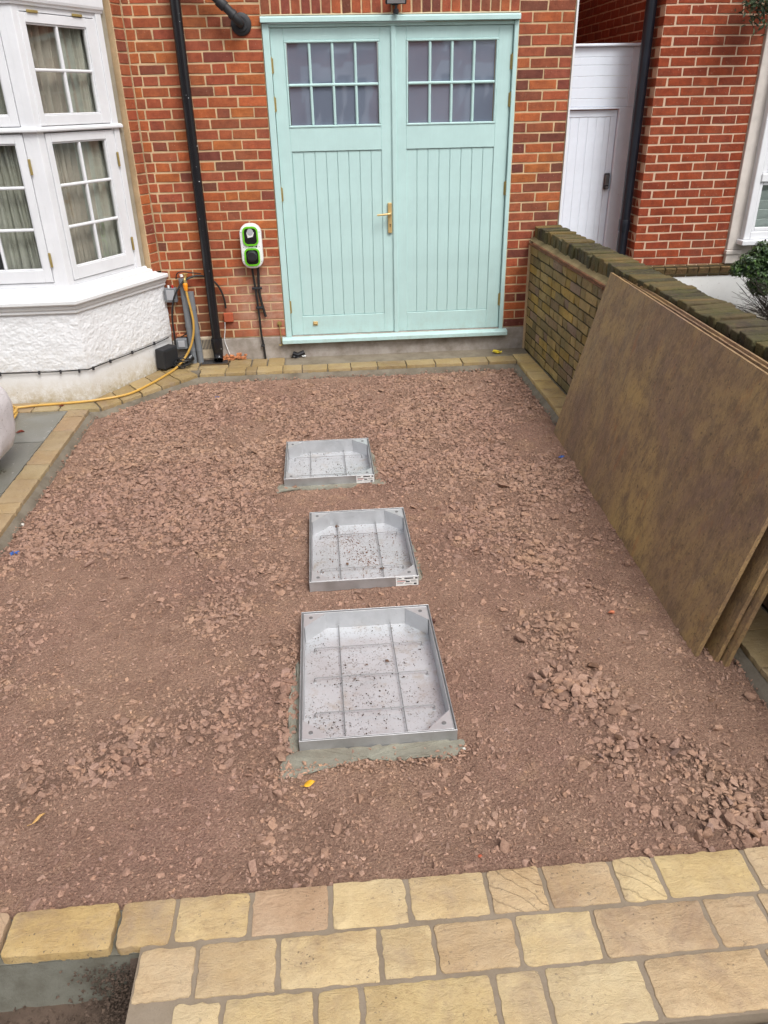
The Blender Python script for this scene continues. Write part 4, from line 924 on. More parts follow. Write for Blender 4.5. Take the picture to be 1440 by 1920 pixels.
def row(xs, y0, y1, cols=None):
    for i, (a, b_) in enumerate(zip(xs[:-1], xs[1:])):
        c = cols[i] if cols and i < len(cols) and cols[i] else buff()
        w1, w2 = rnd.uniform(-.003, .003), rnd.uniform(-.003, .003)
        stone_poly([(a+J, y0+J*.7+w1), (b_-J, y0+J*.7+w2), (b_-J+w2, y1-J*.7-w2), (a+J-w1, y1-J*.7-w1)], rnd.uniform(-.001, .0015), .045, STONE, pav, c)
yellow = lin(178, 153, 102); pink = lin(176, 150, 124); grey = lin(124, 104, 76)
row([-3.1, -2.852, -2.589, -2.284, -2.124, -1.913, -1.687, -1.461, -1.231, -1.062, -.853, -.718, -.441, -.2, .1, .4], -5.457, -5.311,
    [pink, pink, yellow, lin(176, 150, 102), lin(186, 163, 118), pink, None, lin(192, 170, 128), lin(184, 160, 124), lin(178, 154, 120), lin(196, 176, 134), None, lin(192, 172, 140), grey])
row([-2.208, -2.048, -1.829, -1.554, -1.406, -1.180, -.956, -.637, -.475, -.2, .1], -5.611, -5.461, [None, lin(184, 162, 124), lin(194, 174, 134), None, lin(180, 156, 120)])
row([-2.098, -1.969, -1.728, -1.611, -1.269, -1.139, -.871, -.536, -.25, .1], -5.770, -5.614)
# edging kerbs round the gravel
ed = thing('stone_edging', (-1.5, -.3, 0), '', ''); del ed['label']; del ed['category']; ed['kind'] = 'structure'
def kerb_y(x0, x1, ys, colf=wet, zt=.0):
    for a, b_ in zip(ys[:-1], ys[1:]): stone_poly([(x0, a-.004), (x0, b_+.004), (x1, b_+.004), (x1, a-.004)], zt+rnd.uniform(-.002, .002), .034, STONE, ed, colf(), 'edging_stone', rad=.006)
def kerb_x(y0, y1, xs, colf=wet, zt=.0):
    for a, b_ in zip(xs[:-1], xs[1:]): stone_poly([(a+.004, y0), (b_-.004, y0), (b_-.004, y1), (a+.004, y1)], zt+rnd.uniform(-.002, .002), .034, STONE, ed, colf(), 'edging_stone', rad=.006)
dry = lambda: tuple(x*rnd.uniform(.95, 1.08) for x in lin(152, 134, 98))
kerb_y(-3.572, -3.420, [-1.140, -1.281, -1.56, -1.912, -2.129, -2.347, -2.667, -2.802, -3.05, -3.27, -3.5, -3.74, -3.97, -4.2, -4.4, -4.63, -4.86, -5.08, -5.31], dry)
kerb_x(-1.130, -.930, [-4.75, -4.51, -4.27, -4.06, -3.852, -3.653], dry)
stone_poly([(-3.646, -.93), (-3.646, -1.13), (-3.345, -1.130), (-3.452, -.925)], .0, .034, STONE, ed, dry(), 'edging_stone', rad=.006)
# diagonal run along the bay side
A0 = Vector((-3.335, -1.130)); A1 = Vector((-2.700, -.400)); B0 = Vector((-3.440, -.925)); B1 = Vector((-2.95, -.06))
nseg = 5
for k in range(nseg):
    t0, t1 = k/nseg+.006, (k+1)/nseg-.006
    stone_poly([A0.lerp(A1, t0), A0.lerp(A1, t1), B0.lerp(B1, t1), B0.lerp(B1, t0)], rnd.uniform(-.002, .002), .034, STONE, ed, wet(), 'edging_stone', rad=.006)
kx = [-2.690, -2.475, -2.300, -2.206, -1.985, -1.82, -1.60, -1.40, -1.17, -.92, -.665, -.43, -.20, .045]
for a, b_ in zip(kx[:-1], kx[1:]):
    stone_poly([(a+.004, -.400), (b_-.004, -.400), (b_-.004, -.250), (a+.004, -.250)], rnd.uniform(-.002, .002), .034, STONE, ed, wet(), 'edging_stone', rad=.006)
for a, b_ in zip([-2.80, -2.72], [-2.72, -2.70]): pass
for (a, b_, c, d) in ((-2.940, -2.722, -.244, -.01), (-2.460, -2.270, -.244, -.01), (-2.262, -2.130, -.244, -.01), (-2.122, -1.975, -.244, -.01), (-2.715, -2.465, -.244, -.152)):
    stone_poly([(a+.003, c), (b_-.003, c), (b_-.003, d), (a+.003, d)], rnd.uniform(-.003, .001), .034, STONE, ed, wet(), 'edging_stone', rad=.006)
ry = [-.205, -.48, -.72, -.945, -1.145, -1.36, -1.56, -1.78, -2.0, -2.22, -2.45, -2.68, -2.9, -3.12, -3.35, -3.6, -3.83, -4.06, -4.28, -4.52, -4.76, -5.0, -5.3]
for a, b_ in zip(ry[:-1], ry[1:]): stone_poly([(.050, a-.004), (.050, b_+.004), (wx(b_)-.016, b_+.004), (wx(a)-.016, a-.004)], rnd.uniform(-.002, .002), .034, STONE, ed, tuple(x*1.75 for x in wet()) if b_ > -2.1 else dry(), 'edging_stone', rad=.006)
# beds under the edging and the grey mortar haunch in front of it
kb = MB(); kb.box(-3.568, -3.426, -5.31, -1.1, -.42, -.012).box(.056, wx(-3)+.02, -5.31, -.19, -.42, -.010).box(-2.69, .05, -.394, -.0, -.42, -.014)
kb.prism([(-3.62, -1.12), (-3.345, -1.12), (-2.70, -.39), (-2.70, 0), (-2.95, 0), (-3.5, -.9), (-4.9, -.9), (-4.9, -1.12)], -.42, -.014)
struct(kb.build('edging_bed', CEMENT, None))
kb = MB(); kb.box(-1.965, .2, -.246, .0, -.1, -.006); struct(kb.build('mortar_strip', mat_mortar('dirty strip mortar', lin(132, 122, 106), lin(92, 80, 62), .8), None))
hn = MB()
def haunch(path, wdt=.075):
    P = catmull([Vector((x, y, 0)) for x, y in path], 1); pts = []
    for i in range(len(P)-1):
        L = (P[i+1]-P[i]).length; n = max(1, int(L/.02))
        for k in range(n): pts.append((P[i].lerp(P[i+1], k/n), (P[i+1]-P[i]).normalized()))
    pts.append((P[-1], pts[-1][1])); vs = []
    for p, d in pts:
        nn = Vector((d.y, -d.x, 0)); w_ = wdt*(1+.35*noise.noise(p*9)+.25*noise.noise(p*31))
        for t, z in ((0, -.026), (.25, -.034), (.6, -.046), (1., -.066), (1.25, -.10)):
            q = p+nn*w_*t; vs.append((q.x, q.y, z+.005*noise.noise(Vector((q.x*30, q.y*30, t)))))
    hn.add(vs, [(i*5+k, (i+1)*5+k, (i+1)*5+k+1, i*5+k+1) for i in range(len(pts)-1) for k in range(4)])
haunch([(-3.421, -5.31), (-3.421, -3.0), (-3.421, -1.132), (-3.338, -1.132), (-2.70, -.402), (-2.0, -.402), (.048, -.402), (.048, -2.0), (.048, -5.31)], .042)
struct(hn.build('mortar_haunch', CEMENT, None, smooth=True))
# grey slabs left of the gravel
ter = thing('slab_terrace', (-4.2, -2, 0), '', ''); del ter['label']; del ter['category']; ter['kind'] = 'structure'
sg = [lin(122, 121, 115), lin(114, 113, 107), lin(128, 126, 118)]
for poly in ([(-4.6, -1.142), (-3.580, -1.142), (-3.580, -1.733), (-4.6, -1.733)], [(-3.795, -1.745), (-3.580, -1.745), (-3.580, -2.52), (-3.795, -2.52)][:4], [(-4.6, -1.745), (-3.808, -1.745), (-3.808, -2.3), (-4.6, -2.3)], [(-4.6, -2.53), (-3.580, -2.53), (-3.580, -3.2), (-4.6, -3.2)]):
    stone_poly(poly, -.004, .03, SLAB, ter, rnd.choice(sg), 'slab', rad=.006)
struct(MB().box(-5.2, -3.572, -5.31, -1.13, -.42, -.02).build('terrace_bed', MORTAR_B, None))

# ------------------------------------------------------------------ GRAVEL
BL = [(-2.76, -1.94, 0.61, 1.33, 0.9), (-2.19, -2.42, 0.37, 0.67, 0.9), (-2.46, -2.81, 0.34, 0.57, 0.8), (-3.16, -2.98, 0.21, 0.32, 0.9), (-3.02, -2.61, 0.29, 0.49, 0.8), (-1.48, -1.3, 0.36, 0.8, 0.8), (-0.74, -1.28, 0.48, 1.13, 1), (-0.65, -2.29, 0.38, 0.72, 1), (-0.38, -2.64, 0.29, 0.5, 1), (-0.7, -3.02, 0.27, 0.43, 0.8), (-0.63, -3.6, 0.21, 0.29, 0.7), (-0.14, -0.86, 0.26, 0.6, 0.9), (-0.72, -4.12, 0.16, 0.19, 0.8), (-0.72, -4.53, 0.12, 0.13, 1.2), (-0.66, -4.83, 0.11, 0.11, 0.8), (-0.34, -5.12, 0.16, 0.14, 1.1), (-0.4, -4.93, 0.11, 0.1, 0.9), (-0.56, -5.08, 0.14, 0.12, 0.5), (-2.71, -4.82, 0.15, 0.14, 0.6), (-2.38, -4.7, 0.13, 0.13, 0.7), (-2.47, -4.74, 0.11, 0.11, 0.8), (-2.08, -4.51, 0.16, 0.17, 0.6), (-1.83, -4.42, 0.04, 0.09, 1.3), (-1.84, -4.62, 0.04, 0.07, 1.0), (-2.71, -4.56, 0.12, 0.12, 0.4), (-2.15, -3.8, 0.15, 0.19, 0.5), (-3.07, -3.65, 0.15, 0.2, 0.4), (-1.84, -1.47, 0.31, 0.66, 0.6), (-0.9, -3.3, 0.17, 0.25, 0.5), (-2.85, -3.07, 0.18, 0.26, 0.6), (-0.34, -5.24, 0.08, 0.07, 1.1), (-1.31, -3.93, 0.1, 0.12, 0.3), (-1.21, -2.3, 0.21, 0.37, 0.6)]
rg = np.random.default_rng(11)
def vnoise(x, y, sc, seed, octv=4, gain=.55):
    out = np.zeros_like(x); amp = 1.; tot = 0
    for o_ in range(octv):
        r_ = np.random.default_rng(seed+o_); T = r_.random((256, 256)); X = x*sc*2**o_+37.7*o_+500; Y = y*sc*2**o_+11.3*o_+500
        xi = np.floor(X).astype(int); yi = np.floor(Y).astype(int); fx = X-xi; fy = Y-yi; fx = fx*fx*(3-2*fx); fy = fy*fy*(3-2*fy)
        a = T[xi % 256, yi % 256]; b_ = T[(xi+1) % 256, yi % 256]; c = T[xi % 256, (yi+1) % 256]; d = T[(xi+1) % 256, (yi+1) % 256]
        out += amp*((a*(1-fx)+b_*fx)*(1-fy)+(c*(1-fx)+d*fx)*fy); tot += amp; amp *= gain
    return out/tot-.5
def coarse(x, y):
    D = np.zeros_like(x)
    for cx_, cy_, rx, ry_, wgt in BL: D = np.maximum(D, wgt*np.exp(-((x-cx_)**2/(rx*rx)+(y-cy_)**2/(ry_*ry_))*.9))
    D = D+1.1*vnoise(x, y, 2.6, 5, 4, .6)
    return np.clip(D, 0, 1.2)
TR = [(-1.786, -1.210, -4.735, -3.942), (-1.751, -1.223, -3.703, -2.993), (-1.908, -1.354, -2.547, -1.964)]
def base_h(x, y):
    h_ = -.052+.022*vnoise(x, y, 1.1, 21, 3)+.014*vnoise(x, y, 6, 31, 4)
    h_ += .010*np.exp(-((x+.72)**2/.03+(y+4.53)**2/.03))
    # lower near the edging, a little higher in the middle
    ex = np.minimum(np.minimum(x+3.42, .05-x), np.minimum(-.40-y, (y+5.311)*3)); h_ -= .022*np.exp(-np.clip(ex, 0, 1)/.10)
    h_ = np.where(y < -5.15, h_+.026*np.clip((-5.15-y)/.14, 0, 1), h_)
    for a, b_, c, d in TR:
        dd = np.maximum(np.maximum(a-x, x-b_), np.maximum(c-y, y-d)); h_ = np.where(dd < .25, h_*(1-.5*np.exp(-np.clip(dd, 0, 1)/.08))+(-.058)*.5*np.exp(-np.clip(dd, 0, 1)/.08), h_)
        h_ = np.where(dd < -.004, -.13, h_)
    return h_
st_ = .0085
gx = np.arange(-3.46, .075, st_); gyy = np.arange(-5.335, -.36, st_); X, Y = np.meshgrid(gx, gyy, indexing='ij'); Dg = coarse(X, Y)
H = base_h(X, Y)
inside_tray = H < -.12
H = H+np.where(inside_tray, 0, (.0035+.005*np.clip(Dg, 0, 1))*vnoise(X, Y, 30, 41, 3, .7)*2+.0016*(rg.random(X.shape)-.5))
nxg, nyg = X.shape; V = np.stack([X, Y, H], -1).reshape(-1, 3).astype('f')
I = np.arange(nxg*nyg).reshape(nxg, nyg); Fq = np.stack([I[:-1, :-1], I[1:, :-1], I[1:, 1:], I[:-1, 1:]], -1).reshape(-1, 4)
# drop what lies behind the diagonal edging
cen = V[Fq].mean(1); diag = (cen[:, 1]-(-1.10)) > (cen[:, 0]+3.36)*(.73/.635)+.03
keep = ~(diag & (cen[:, 0] < -2.66)); Fq = Fq[keep]
def np_mesh(name, V, F, k, mat, cols=None, smooth=False):
    me = bpy.data.meshes.new(name); me.vertices.add(len(V)); me.vertices.foreach_set('co', V.astype('f').ravel())
    me.loops.add(F.size); me.loops.foreach_set('vertex_index', F.astype('i').ravel()); me.polygons.add(len(F))
    me.polygons.foreach_set('loop_start', np.arange(0, F.size, k, dtype='i')); me.polygons.foreach_set('loop_total', np.full(len(F), k, 'i'))
    me.polygons.foreach_set('use_smooth', np.full(len(F), smooth, dtype=bool)); me.materials.append(mat); me.update(calc_edges=True)
    if cols is not None: at = me.color_attributes.new('col', 'FLOAT_COLOR', 'POINT'); at.data.foreach_set('color', cols.astype('f').ravel())
    return me
tone = ((1-.58*np.clip((Dg-.05)*1.05, 0, 1))*(1-.10*np.clip(vnoise(X, Y, 9, 77, 4, .7)*3, 0, 1))).reshape(-1); cols = np.stack([tone, tone*.985, tone*.98, np.ones_like(tone)], -1)  # coarse zones darkened: damp fines plus painted shade in gaps between stones
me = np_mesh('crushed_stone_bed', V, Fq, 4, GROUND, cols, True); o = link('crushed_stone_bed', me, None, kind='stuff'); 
# loose stones
def scatter(name, P, size, tilt, sink, variants, mat, shade, warm=.06, zabs=None):
    """P (n,2) world, size (n,)"""
    n = len(P); ii = np.clip(((P[:, 0]-gx[0])/st_).round().astype(int), 0, nxg-1); jj = np.clip(((P[:, 1]-gyy[0])/st_).round().astype(int), 0, nyg-1); z = H[ii, jj] if zabs is None else np.full(n, zabs); VV = []; FF = []; CC = []; off = 0
    which = rg.integers(0, len(variants), n)
    for vi, (Vv, Ff) in enumerate(variants):
        idx = np.where(which == vi)[0]; m = len(idx)
        if not m: continue
        a = rg.random(m)*2*PI; tx = rg.normal(0, tilt, m); ty = rg.normal(0, tilt, m)
        ca, sa = np.cos(a), np.sin(a); sx_ = size[idx]*rg.uniform(.85, 1.25, m); sy = size[idx]*rg.uniform(.7, 1.05, m); sz = size[idx]*rg.uniform(.6, 1.1, m)
        L = Vv[None]*np.stack([sx_, sy, sz], -1)[:, None, :]
        y1 = L[..., 1]*np.cos(tx)[:, None]-L[..., 2]*np.sin(tx)[:, None]; z1 = L[..., 1]*np.sin(tx)[:, None]+L[..., 2]*np.cos(tx)[:, None]
        x1 = L[..., 0]*np.cos(ty)[:, None]+z1*np.sin(ty)[:, None]; z2 = -L[..., 0]*np.sin(ty)[:, None]+z1*np.cos(ty)[:, None]
        x2 = x1*ca[:, None]-y1*sa[:, None]; y2 = x1*sa[:, None]+y1*ca[:, None]
        W_ = np.stack([x2+P[idx, 0][:, None], y2+P[idx, 1][:, None], z2+(z[idx]+sink[idx]*size[idx])[:, None]], -1)
        VV.append(W_.reshape(-1, 3)); k = Vv.shape[0]; FF.append((Ff[None]+(np.arange(m)*k)[:, None, None]+off).reshape(-1, 3)); off += m*k
        t = shade(m); wv = rg.normal(0, warm, m); c = np.stack([t*(1+wv*.5), t, t*(1-wv), np.ones(m)], -1); CC.append(np.repeat(c, k, 0))
    me = np_mesh(name, np.concatenate(VV), np.concatenate(FF), 3, mat, np.concatenate(CC)); return link(name, me, None, kind='stuff')
def valid(P, marg=.0):
    x, y = P[:, 0], P[:, 1]; ok = (x > -3.40) & (x < .03) & (y < -.42) & (y > -5.300)
    ok &= ~(((y+1.10) > (x+3.36)*(.73/.635)-.03) & (x < -2.66))
    for a, b_, c, d in TR: ok &= ~((x > a-.012-marg) & (x < b_+.012+marg) & (y > c-.012-marg) & (y < d+.012+marg))
    return ok
def pick(n, prob):
    P = np.stack([rg.uniform(-3.42, .05, n), rg.uniform(-5.31, -.40, n)], -1); P = P[valid(P)]; return P[rg.random(len(P)) < prob(P[:, 0], P[:, 1])]
big = [hull(s, 13) for s in range(100, 114)]; small = [hull(s, 11, .8) for s in range(200, 208)]; tiny = [hull(s, 6, .8) for s in range(300, 304)]
edge = lambda x, y: np.exp(-np.clip(np.minimum(np.minimum(x+3.42, .05-x), -.40-y), 0, 1)/.035)
P = pick(66000, lambda x, y: np.clip((coarse(x, y)-.12)*1.3, .025, 1)*(1-.7*edge(x, y))); s_ = np.clip(rg.lognormal(math.log(.0150), .38, len(P)), .007, .033)
scatter('crushed_stone', P, s_, .20, rg.uniform(-.34, .30, len(P)), big, GRAVEL, lambda m: np.clip(rg.normal(.77, .09, m), .5, 1.05), .03)
P = pick(80000, lambda x, y: np.clip(.30+.7*coarse(x, y), 0, 1)*(1-.4*edge(x, y))); s_ = np.clip(rg.lognormal(math.log(.0072), .38, len(P)), .0035, .016)
scatter('crushed_stone', P, s_, .3, rg.uniform(-.2, .35, len(P)), small, GRAVEL, lambda m: np.clip(rg.normal(.84, .10, m), .55, 1.25), .035)
P = pick(70000, lambda x, y: np.clip(.9-.2*coarse(x, y), 0, 1)*np.clip((-2.2-y)/1.5, .3, 1)); s_ = np.clip(rg.lognormal(math.log(.0032), .3, len(P)), .0018, .006)
scatter('crushed_stone_grit', P, s_, .6, rg.uniform(0, .5, len(P)), tiny, GRAVEL, lambda m: np.clip(rg.normal(.92, .14, m), .5, 1.5), .05)
# loose pile and the bigger stones that lie on top
def blob(cx_, cy_, sx_, sy_, n): return np.stack([rg.normal(cx_, sx_, n), rg.normal(cy_, sy_, n)], -1)
P = np.concatenate([blob(-.72, -4.52, .075, .05, 85), blob(-.58, -4.62, .06, .04, 30), blob(-.80, -4.40, .05, .05, 18), blob(-.33, -5.18, .14, .06, 80), blob(-1.835, -4.45, .022, .12, 34), blob(-.50, -4.86, .12, .08, 30), blob(-2.45, -4.74, .2, .06, 20), blob(-.55, -3.6, .3, .5, 40), blob(-2.6, -2.8, .4, .5, 60)]); P = P[valid(P)]
s_ = np.clip(rg.lognormal(math.log(.0215), .28, len(P)), .012, .038)
scatter('loose_stone_pile', P, s_, .45, rg.uniform(.0, .6, len(P)), big, GRAVEL, lambda m: np.clip(rg.normal(.78, .10, m), .5, 1.1), .04)

P = np.concatenate([blob(-1.5, -4.825, .22, .016, 260), blob(-1.84, -4.83, .04, .02, 60), blob(-1.20, -4.79, .03, .02, 50), blob(-1.825, -4.3, .012, .25, 160)]); P = P[(P[:, 1] < -4.765) | (P[:, 0] < -1.80)]; P = P[valid(P)]
scatter('crushed_stone_spill', P, np.clip(rg.lognormal(math.log(.006), .4, len(P)), .003, .015), .4, rg.uniform(.0, .6, len(P)), small, GRAVEL, lambda m: np.clip(rg.normal(.85, .1, m), .55, 1.2), .04, zabs=-.047)
P = np.concatenate([np.stack([rg.uniform(-3.41, -3.36, 420), rg.uniform(-5.3, -1.15, 420)], -1), np.stack([rg.uniform(0., .045, 420), rg.uniform(-5.3, -.45, 420)], -1), np.stack([rg.uniform(-2.6, .0, 260), rg.uniform(-.47, -.41, 260)], -1)])
scatter('crushed_stone_spill', P, np.clip(rg.lognormal(math.log(.006), .45, len(P)), .003, .016), .4, rg.uniform(-.2, .5, len(P)), small, GRAVEL, lambda m: np.clip(rg.normal(.8, .1, m), .5, 1.2), .04, zabs=-.052)
# mortar bedding patches round the trays
PALEC = mat_mortar('pale set mortar', lin(138, 136, 122), lin(104, 92, 78), .8, bumpk=1.)
def patch(name, pts, z, par=None):
    P = [Vector((x, y, 0)) for x, y in pts]; Q = catmull(P+[P[0]], 14)[:-1]; ctr = sum(Q, Vector())/len(Q); vs = []; m = len(Q)
    for f_, dz in ((1.03, -.03), (1., -.004), (.93, .002), (.6, .0)):
        for q in Q: v = ctr+(q-ctr)*f_; wv = .010*noise.noise(v*35)+.007*noise.noise(v*90); vs.append((v.x+wv, v.y+wv, z+dz+.005*noise.noise(v*22)+.003*noise.noise(v*80)))
    vs.append((ctr.x, ctr.y, z)); fs = [(k*m+i, k*m+(i+1) % m, (k+1)*m+(i+1) % m, (k+1)*m+i) for k in range(3) for i in range(m)]+[(3*m+i, 3*m+(i+1) % m, 4*m) for i in range(m)]
    mb = MB(); mb.add(vs, fs); return mb.build(name, PALEC, par, smooth=True)
struct(patch('mortar_patch', [(-1.86, -4.81), (-1.79, -4.73), (-1.5, -4.735), (-1.22, -4.73), (-1.200, -4.78), (-1.25, -4.815), (-1.35, -4.800), (-1.45, -4.815), (-1.6, -4.785), (-1.68, -4.81), (-1.76, -4.845), (-1.84, -4.850)], -.0465))
struct(patch('mortar_patch', [(-1.83, -4.70), (-1.79, -4.70), (-1.79, -4.25), (-1.815, -4.3), (-1.83, -4.5)], -.045))
struct(patch('mortar_patch', [(-1.95, -2.62), (-1.92, -2.50), (-1.6, -2.54), (-1.45, -2.54), (-1.50, -2.60), (-1.70, -2.605), (-1.85, -2.595)], -.052))
struct(patch('mortar_patch', [(-1.37, -2.57), (-1.35, -2.10), (-1.325, -2.2), (-1.31, -2.45), (-1.285, -2.56), (-1.31, -2.59)], -.052))
struct(patch('mortar_patch', [(-1.24, -3.66), (-1.225, -3.25), (-1.205, -3.35), (-1.195, -3.6), (-1.19, -3.69)], -.052))

# ------------------------------------------------------------------ RECESSED COVER TRAYS
CPL = plain('grey corner steel', (.60, .605, .615), .42, .6)
WIRE = plain('dull galvanised wire', (.24, .24, .24), .55, .4)
def tray(x0, x1, y0, y1, nw, label, sticker):
    t = thing('recessed_manhole_cover', ((x0+x1)/2, (y0+y1)/2, -.09), label, 'manhole cover', 'empty steel recessed covers down the middle of the gravel')
    zt, zf, th = .0, -.088, .0035
    q = MB()
    for a in ((x0, x1, y0, y0+th), (x0, x1, y1-th, y1), (x0, x0+th, y0+th, y1-th), (x1-th, x1, y0+th, y1-th)): q.box(*a, -.12, zt)
    q.build('outer_frame', STEEL, t, bevel=.0008)
    q = MB(); g_ = .010; th2 = .003
    for a in ((x0+g_, x1-g_, y0+g_, y0+g_+th2), (x0+g_, x1-g_, y1-g_-th2, y1-g_), (x0+g_, x0+g_+th2, y0+g_+th2, y1-g_-th2), (x1-g_-th2, x1-g_, y0+g_+th2, y1-g_-th2)): q.box(*a, zf, zt-.003)
    q.build('inner_tray', STEEL, t, bevel=.0006)
    MB().box(x0+th+.0005, x1-th-.0005, y0+th+.0005, y0+g_-.0005, zt-.012, zt-.008).box(x0+th+.0005, x1-th-.0005, y1-g_+.0005, y1-th-.0005, zt-.012, zt-.008).box(x0+th+.0005, x0+g_-.0005, y0+g_, y1-g_, zt-.012, zt-.008).box(x1-g_+.0005, x1-th-.0005, y0+g_, y1-g_, zt-.012, zt-.008).build('seal', plain('grey seal', (.16, .16, .16), .7), t)
    MB().box(x0+g_+th2, x1-g_-th2, y0+g_+th2, y1-g_-th2, zf-.003, zf).build('tray_floor', TRAYF, t)
    L = .098; a0, a1, b0, b1 = x0+g_+th2, x1-g_-th2, y0+g_+th2, y1-g_-th2
    for (cx_, cy_, sx_, sy_) in ((a0, b0, 1, 1), (a1, b0, -1, 1), (a0, b1, 1, -1), (a1, b1, -1, -1)):
        tri = [(cx_, cy_), (cx_+sx_*L, cy_), (cx_, cy_+sy_*L)]
        if sx_*sy_ < 0: tri = tri[::-1]
        cp = MB().prism(tri, -.007, -.0045)
        e0 = Vector((cx_+sx_*(L-.004), cy_+sy_*.002)); e1 = Vector((cx_+sx_*.002, cy_+sy_*(L-.004))); d = (e1-e0).normalized(); nn = Vector((d.y, -d.x))*.0015
        cp.prism([tuple(e0-nn), tuple(e0+nn), tuple(e1+nn), tuple(e1-nn)][::1], zf, -.0072)
        cp = cp.build('corner_plate', CPL, t)
        c = Vector((cx_+sx_*.030, cy_+sy_*.030)); MB().tube([(c.x, c.y, -.0044), (c.x, c.y, -.002)], .0085, 12).tube([(c.x, c.y, -.0019), (c.x, c.y, -.0012)], .0045, 8).build('lifting_socket', plain('dull socket', (.26, .26, .26), .5, .6), cp)
    w_ = x1-x0; hL = y1-y0
    for k in (.285, .69):
        X_ = x0+w_*k; MB().tube([(X_+.004, y0+.022, zf+.016), (X_, y1-.022, zf+.016)], .0022, 6).build('reinforcing_wire', WIRE, t)
    for k in range(nw):
        Y_ = y1-hL*((.22, .70)[k] if nw == 2 else (.23, .475, .735)[k]); 
        MB().tube([(x0+.055, Y_, zf), (x0+.055, Y_, zf+.019), (x0+.060, Y_, zf+.022), (x1-.060, Y_, zf+.022), (x1-.055, Y_, zf+.019), (x1-.055, Y_, zf)], .0021, 6).build('reinforcing_wire', WIRE, t)
        for X_ in (x0+.055, x1-.055): MB().tube([(X_, Y_, zf), (X_, Y_, zf+.004)], .007, 8).build('wire_foot', STEEL, t)
    if sticker:
        a, b_ = x1-.112, x1-.004; lb = MB().box(a, b_, y0-.0012, y0-.0003, -.052, -.004).build('sticker', LABEL, t)
        r_ = random.Random(3)
        for (u0, u1, v0, v1, m) in ((.04, .25, .82, .93, INK), (.38, .78, .80, .95, INK), (.86, .97, .78, .96, INK), (.05, .5, .62, .67, INK), (.05, .40, .52, .57, REDINK), (.44, .62, .40, .56, INK), (.66, .9, .58, .63, INK), (.68, .95, .46, .50, INK), (.05, .36, .38, .42, INK), (.05, .32, .26, .30, INK), (.4, .75, .22, .26, INK), (.8, .93, .1, .3, INK)):
            MB().box(a+(b_-a)*u0, a+(b_-a)*u1, y0-.0017, y0-.00125, -.052+.048*v0, -.052+.048*v1).build('print', m, lb)
    return t
t1 = tray(*TR[2], 2, 'farthest and shortest steel cover tray, nearest the garage doors', True)
t2 = tray(*TR[1], 2, 'middle square steel cover tray with muddy brown grit and a sticker', True)
t3 = tray(*TR[0], 3, 'nearest and longest steel cover tray, three cross wires and no sticker', False)
def grit(t, T, n, col, cl):
    x0, x1, y0, y1 = T; m = MB(); vs = []
    for k in range(n):
        if rnd.random() < .55 and cl: c = rnd.choice(cl); X_, Y_ = rnd.gauss(c[0], c[2]), rnd.gauss(c[1], c[2])
        else: X_, Y_ = rnd.uniform(x0+.03, x1-.03), rnd.uniform(y0+.03, y1-.03)
        X_ = min(max(X_, x0+.03), x1-.03); Y_ = min(max(Y_, y0+.03), y1-.03); s_ = min(.0075, abs(rnd.gauss(0, .0020))+.001)
        V_, F_ = tiny[rnd.randrange(4)]; a = rnd.random()*6
        m.add([(X_+(v[0]*math.cos(a)-v[1]*math.sin(a))*s_, Y_+(v[0]*math.sin(a)+v[1]*math.cos(a))*s_, -.087+(v[2]+.5)*s_) for v in V_], [tuple(f) for f in F_])
    o = m.build('grit', col, t, kind='stuff')
BR1 = plain('brown grit', lin(120, 84, 58), .9, grime=.3); BR2 = plain('dark grit', lin(84, 72, 62), .9, grime=.3)
grit(t3, TR[0], 900, BR2, [(-1.68, -4.6, .07), (-1.5, -4.4, .1)]); grit(t2, TR[1], 1300, BR1, [(-1.5, -3.3, .07), (-1.55, -3.15, .06), (-1.45, -3.4, .06)]); grit(t1, TR[2], 420, BR2, [(-1.65, -2.1, .1), (-1.55, -2.35, .08)])
def lone(x, y, z, s_, mat, label, name='stone', cat='stone', flat=.7, group=None):
    V_, F_ = hull(int(abs(x*977+y*331)) % 9999, 14, flat); a = rnd.random()*6; m = MB()
    m.add([(x+(v[0]*math.cos(a)-v[1]*math.sin(a))*s_, y+(v[0]*math.sin(a)+v[1]*math.cos(a))*s_, z+(v[2]+flat*.85)*s_) for v in V_], [tuple(f) for f in F_]); return tag(m.build(name, mat, None), label, cat, group)
SB = plain('brown loose stone', lin(112, 82, 62), .85, grime=.35, bumpy=.5, scale=30); SO = plain('orange brick fragment', lin(208, 126, 92), .85, grime=.15, bumpy=.4, scale=30)
lone(-1.300, -4.645, -.086, .016, SB, 'brown stone lying in the near corner of the longest cover tray')
lone(-1.425, -4.225, -.086, .012, SB, 'small dark stone near the middle of the longest cover tray')
lone(-1.512, -4.235, -.086, .007, SB, 'tiny grey pebble beside the dark stone in the longest cover tray')
lone(-1.700, -3.600, -.086, .024, SB, 'large brown clod in the near left corner of the middle cover tray')
lone(-1.600, -3.035, -.086, .016, SB, 'brown stone at the far edge of the middle cover tray')
lone(-1.560, -3.430, -.086, .011, SB, 'small brown stone on the near wire of the middle cover tray')
lone(-1.385, -3.490, -.086, .014, SB, 'flat brown clod towards the near right of the middle cover tray', flat=.35)
lone(-.388, -4.042, -.047, .019, SO, 'orange brick chip lying on the gravel near the leaning boards')
lone(-.600, -4.42, -.034, .030, GRAVEL if False else SB, 'large angular stone on top of the loose stone pile')
lone(-.63, -4.80, -.045, .020, SB, 'brown stone just below the loose stone pile')
lone(-1.224, -5.240, -.040, .011, plain('red brick chip', lin(170, 84, 58), .85), 'small red brick chip near the front paving')
lone(-3.364, -2.865, -.055, .016, plain('white pebble', lin(205, 200, 190), .7), 'white pebble by the left edging stones')
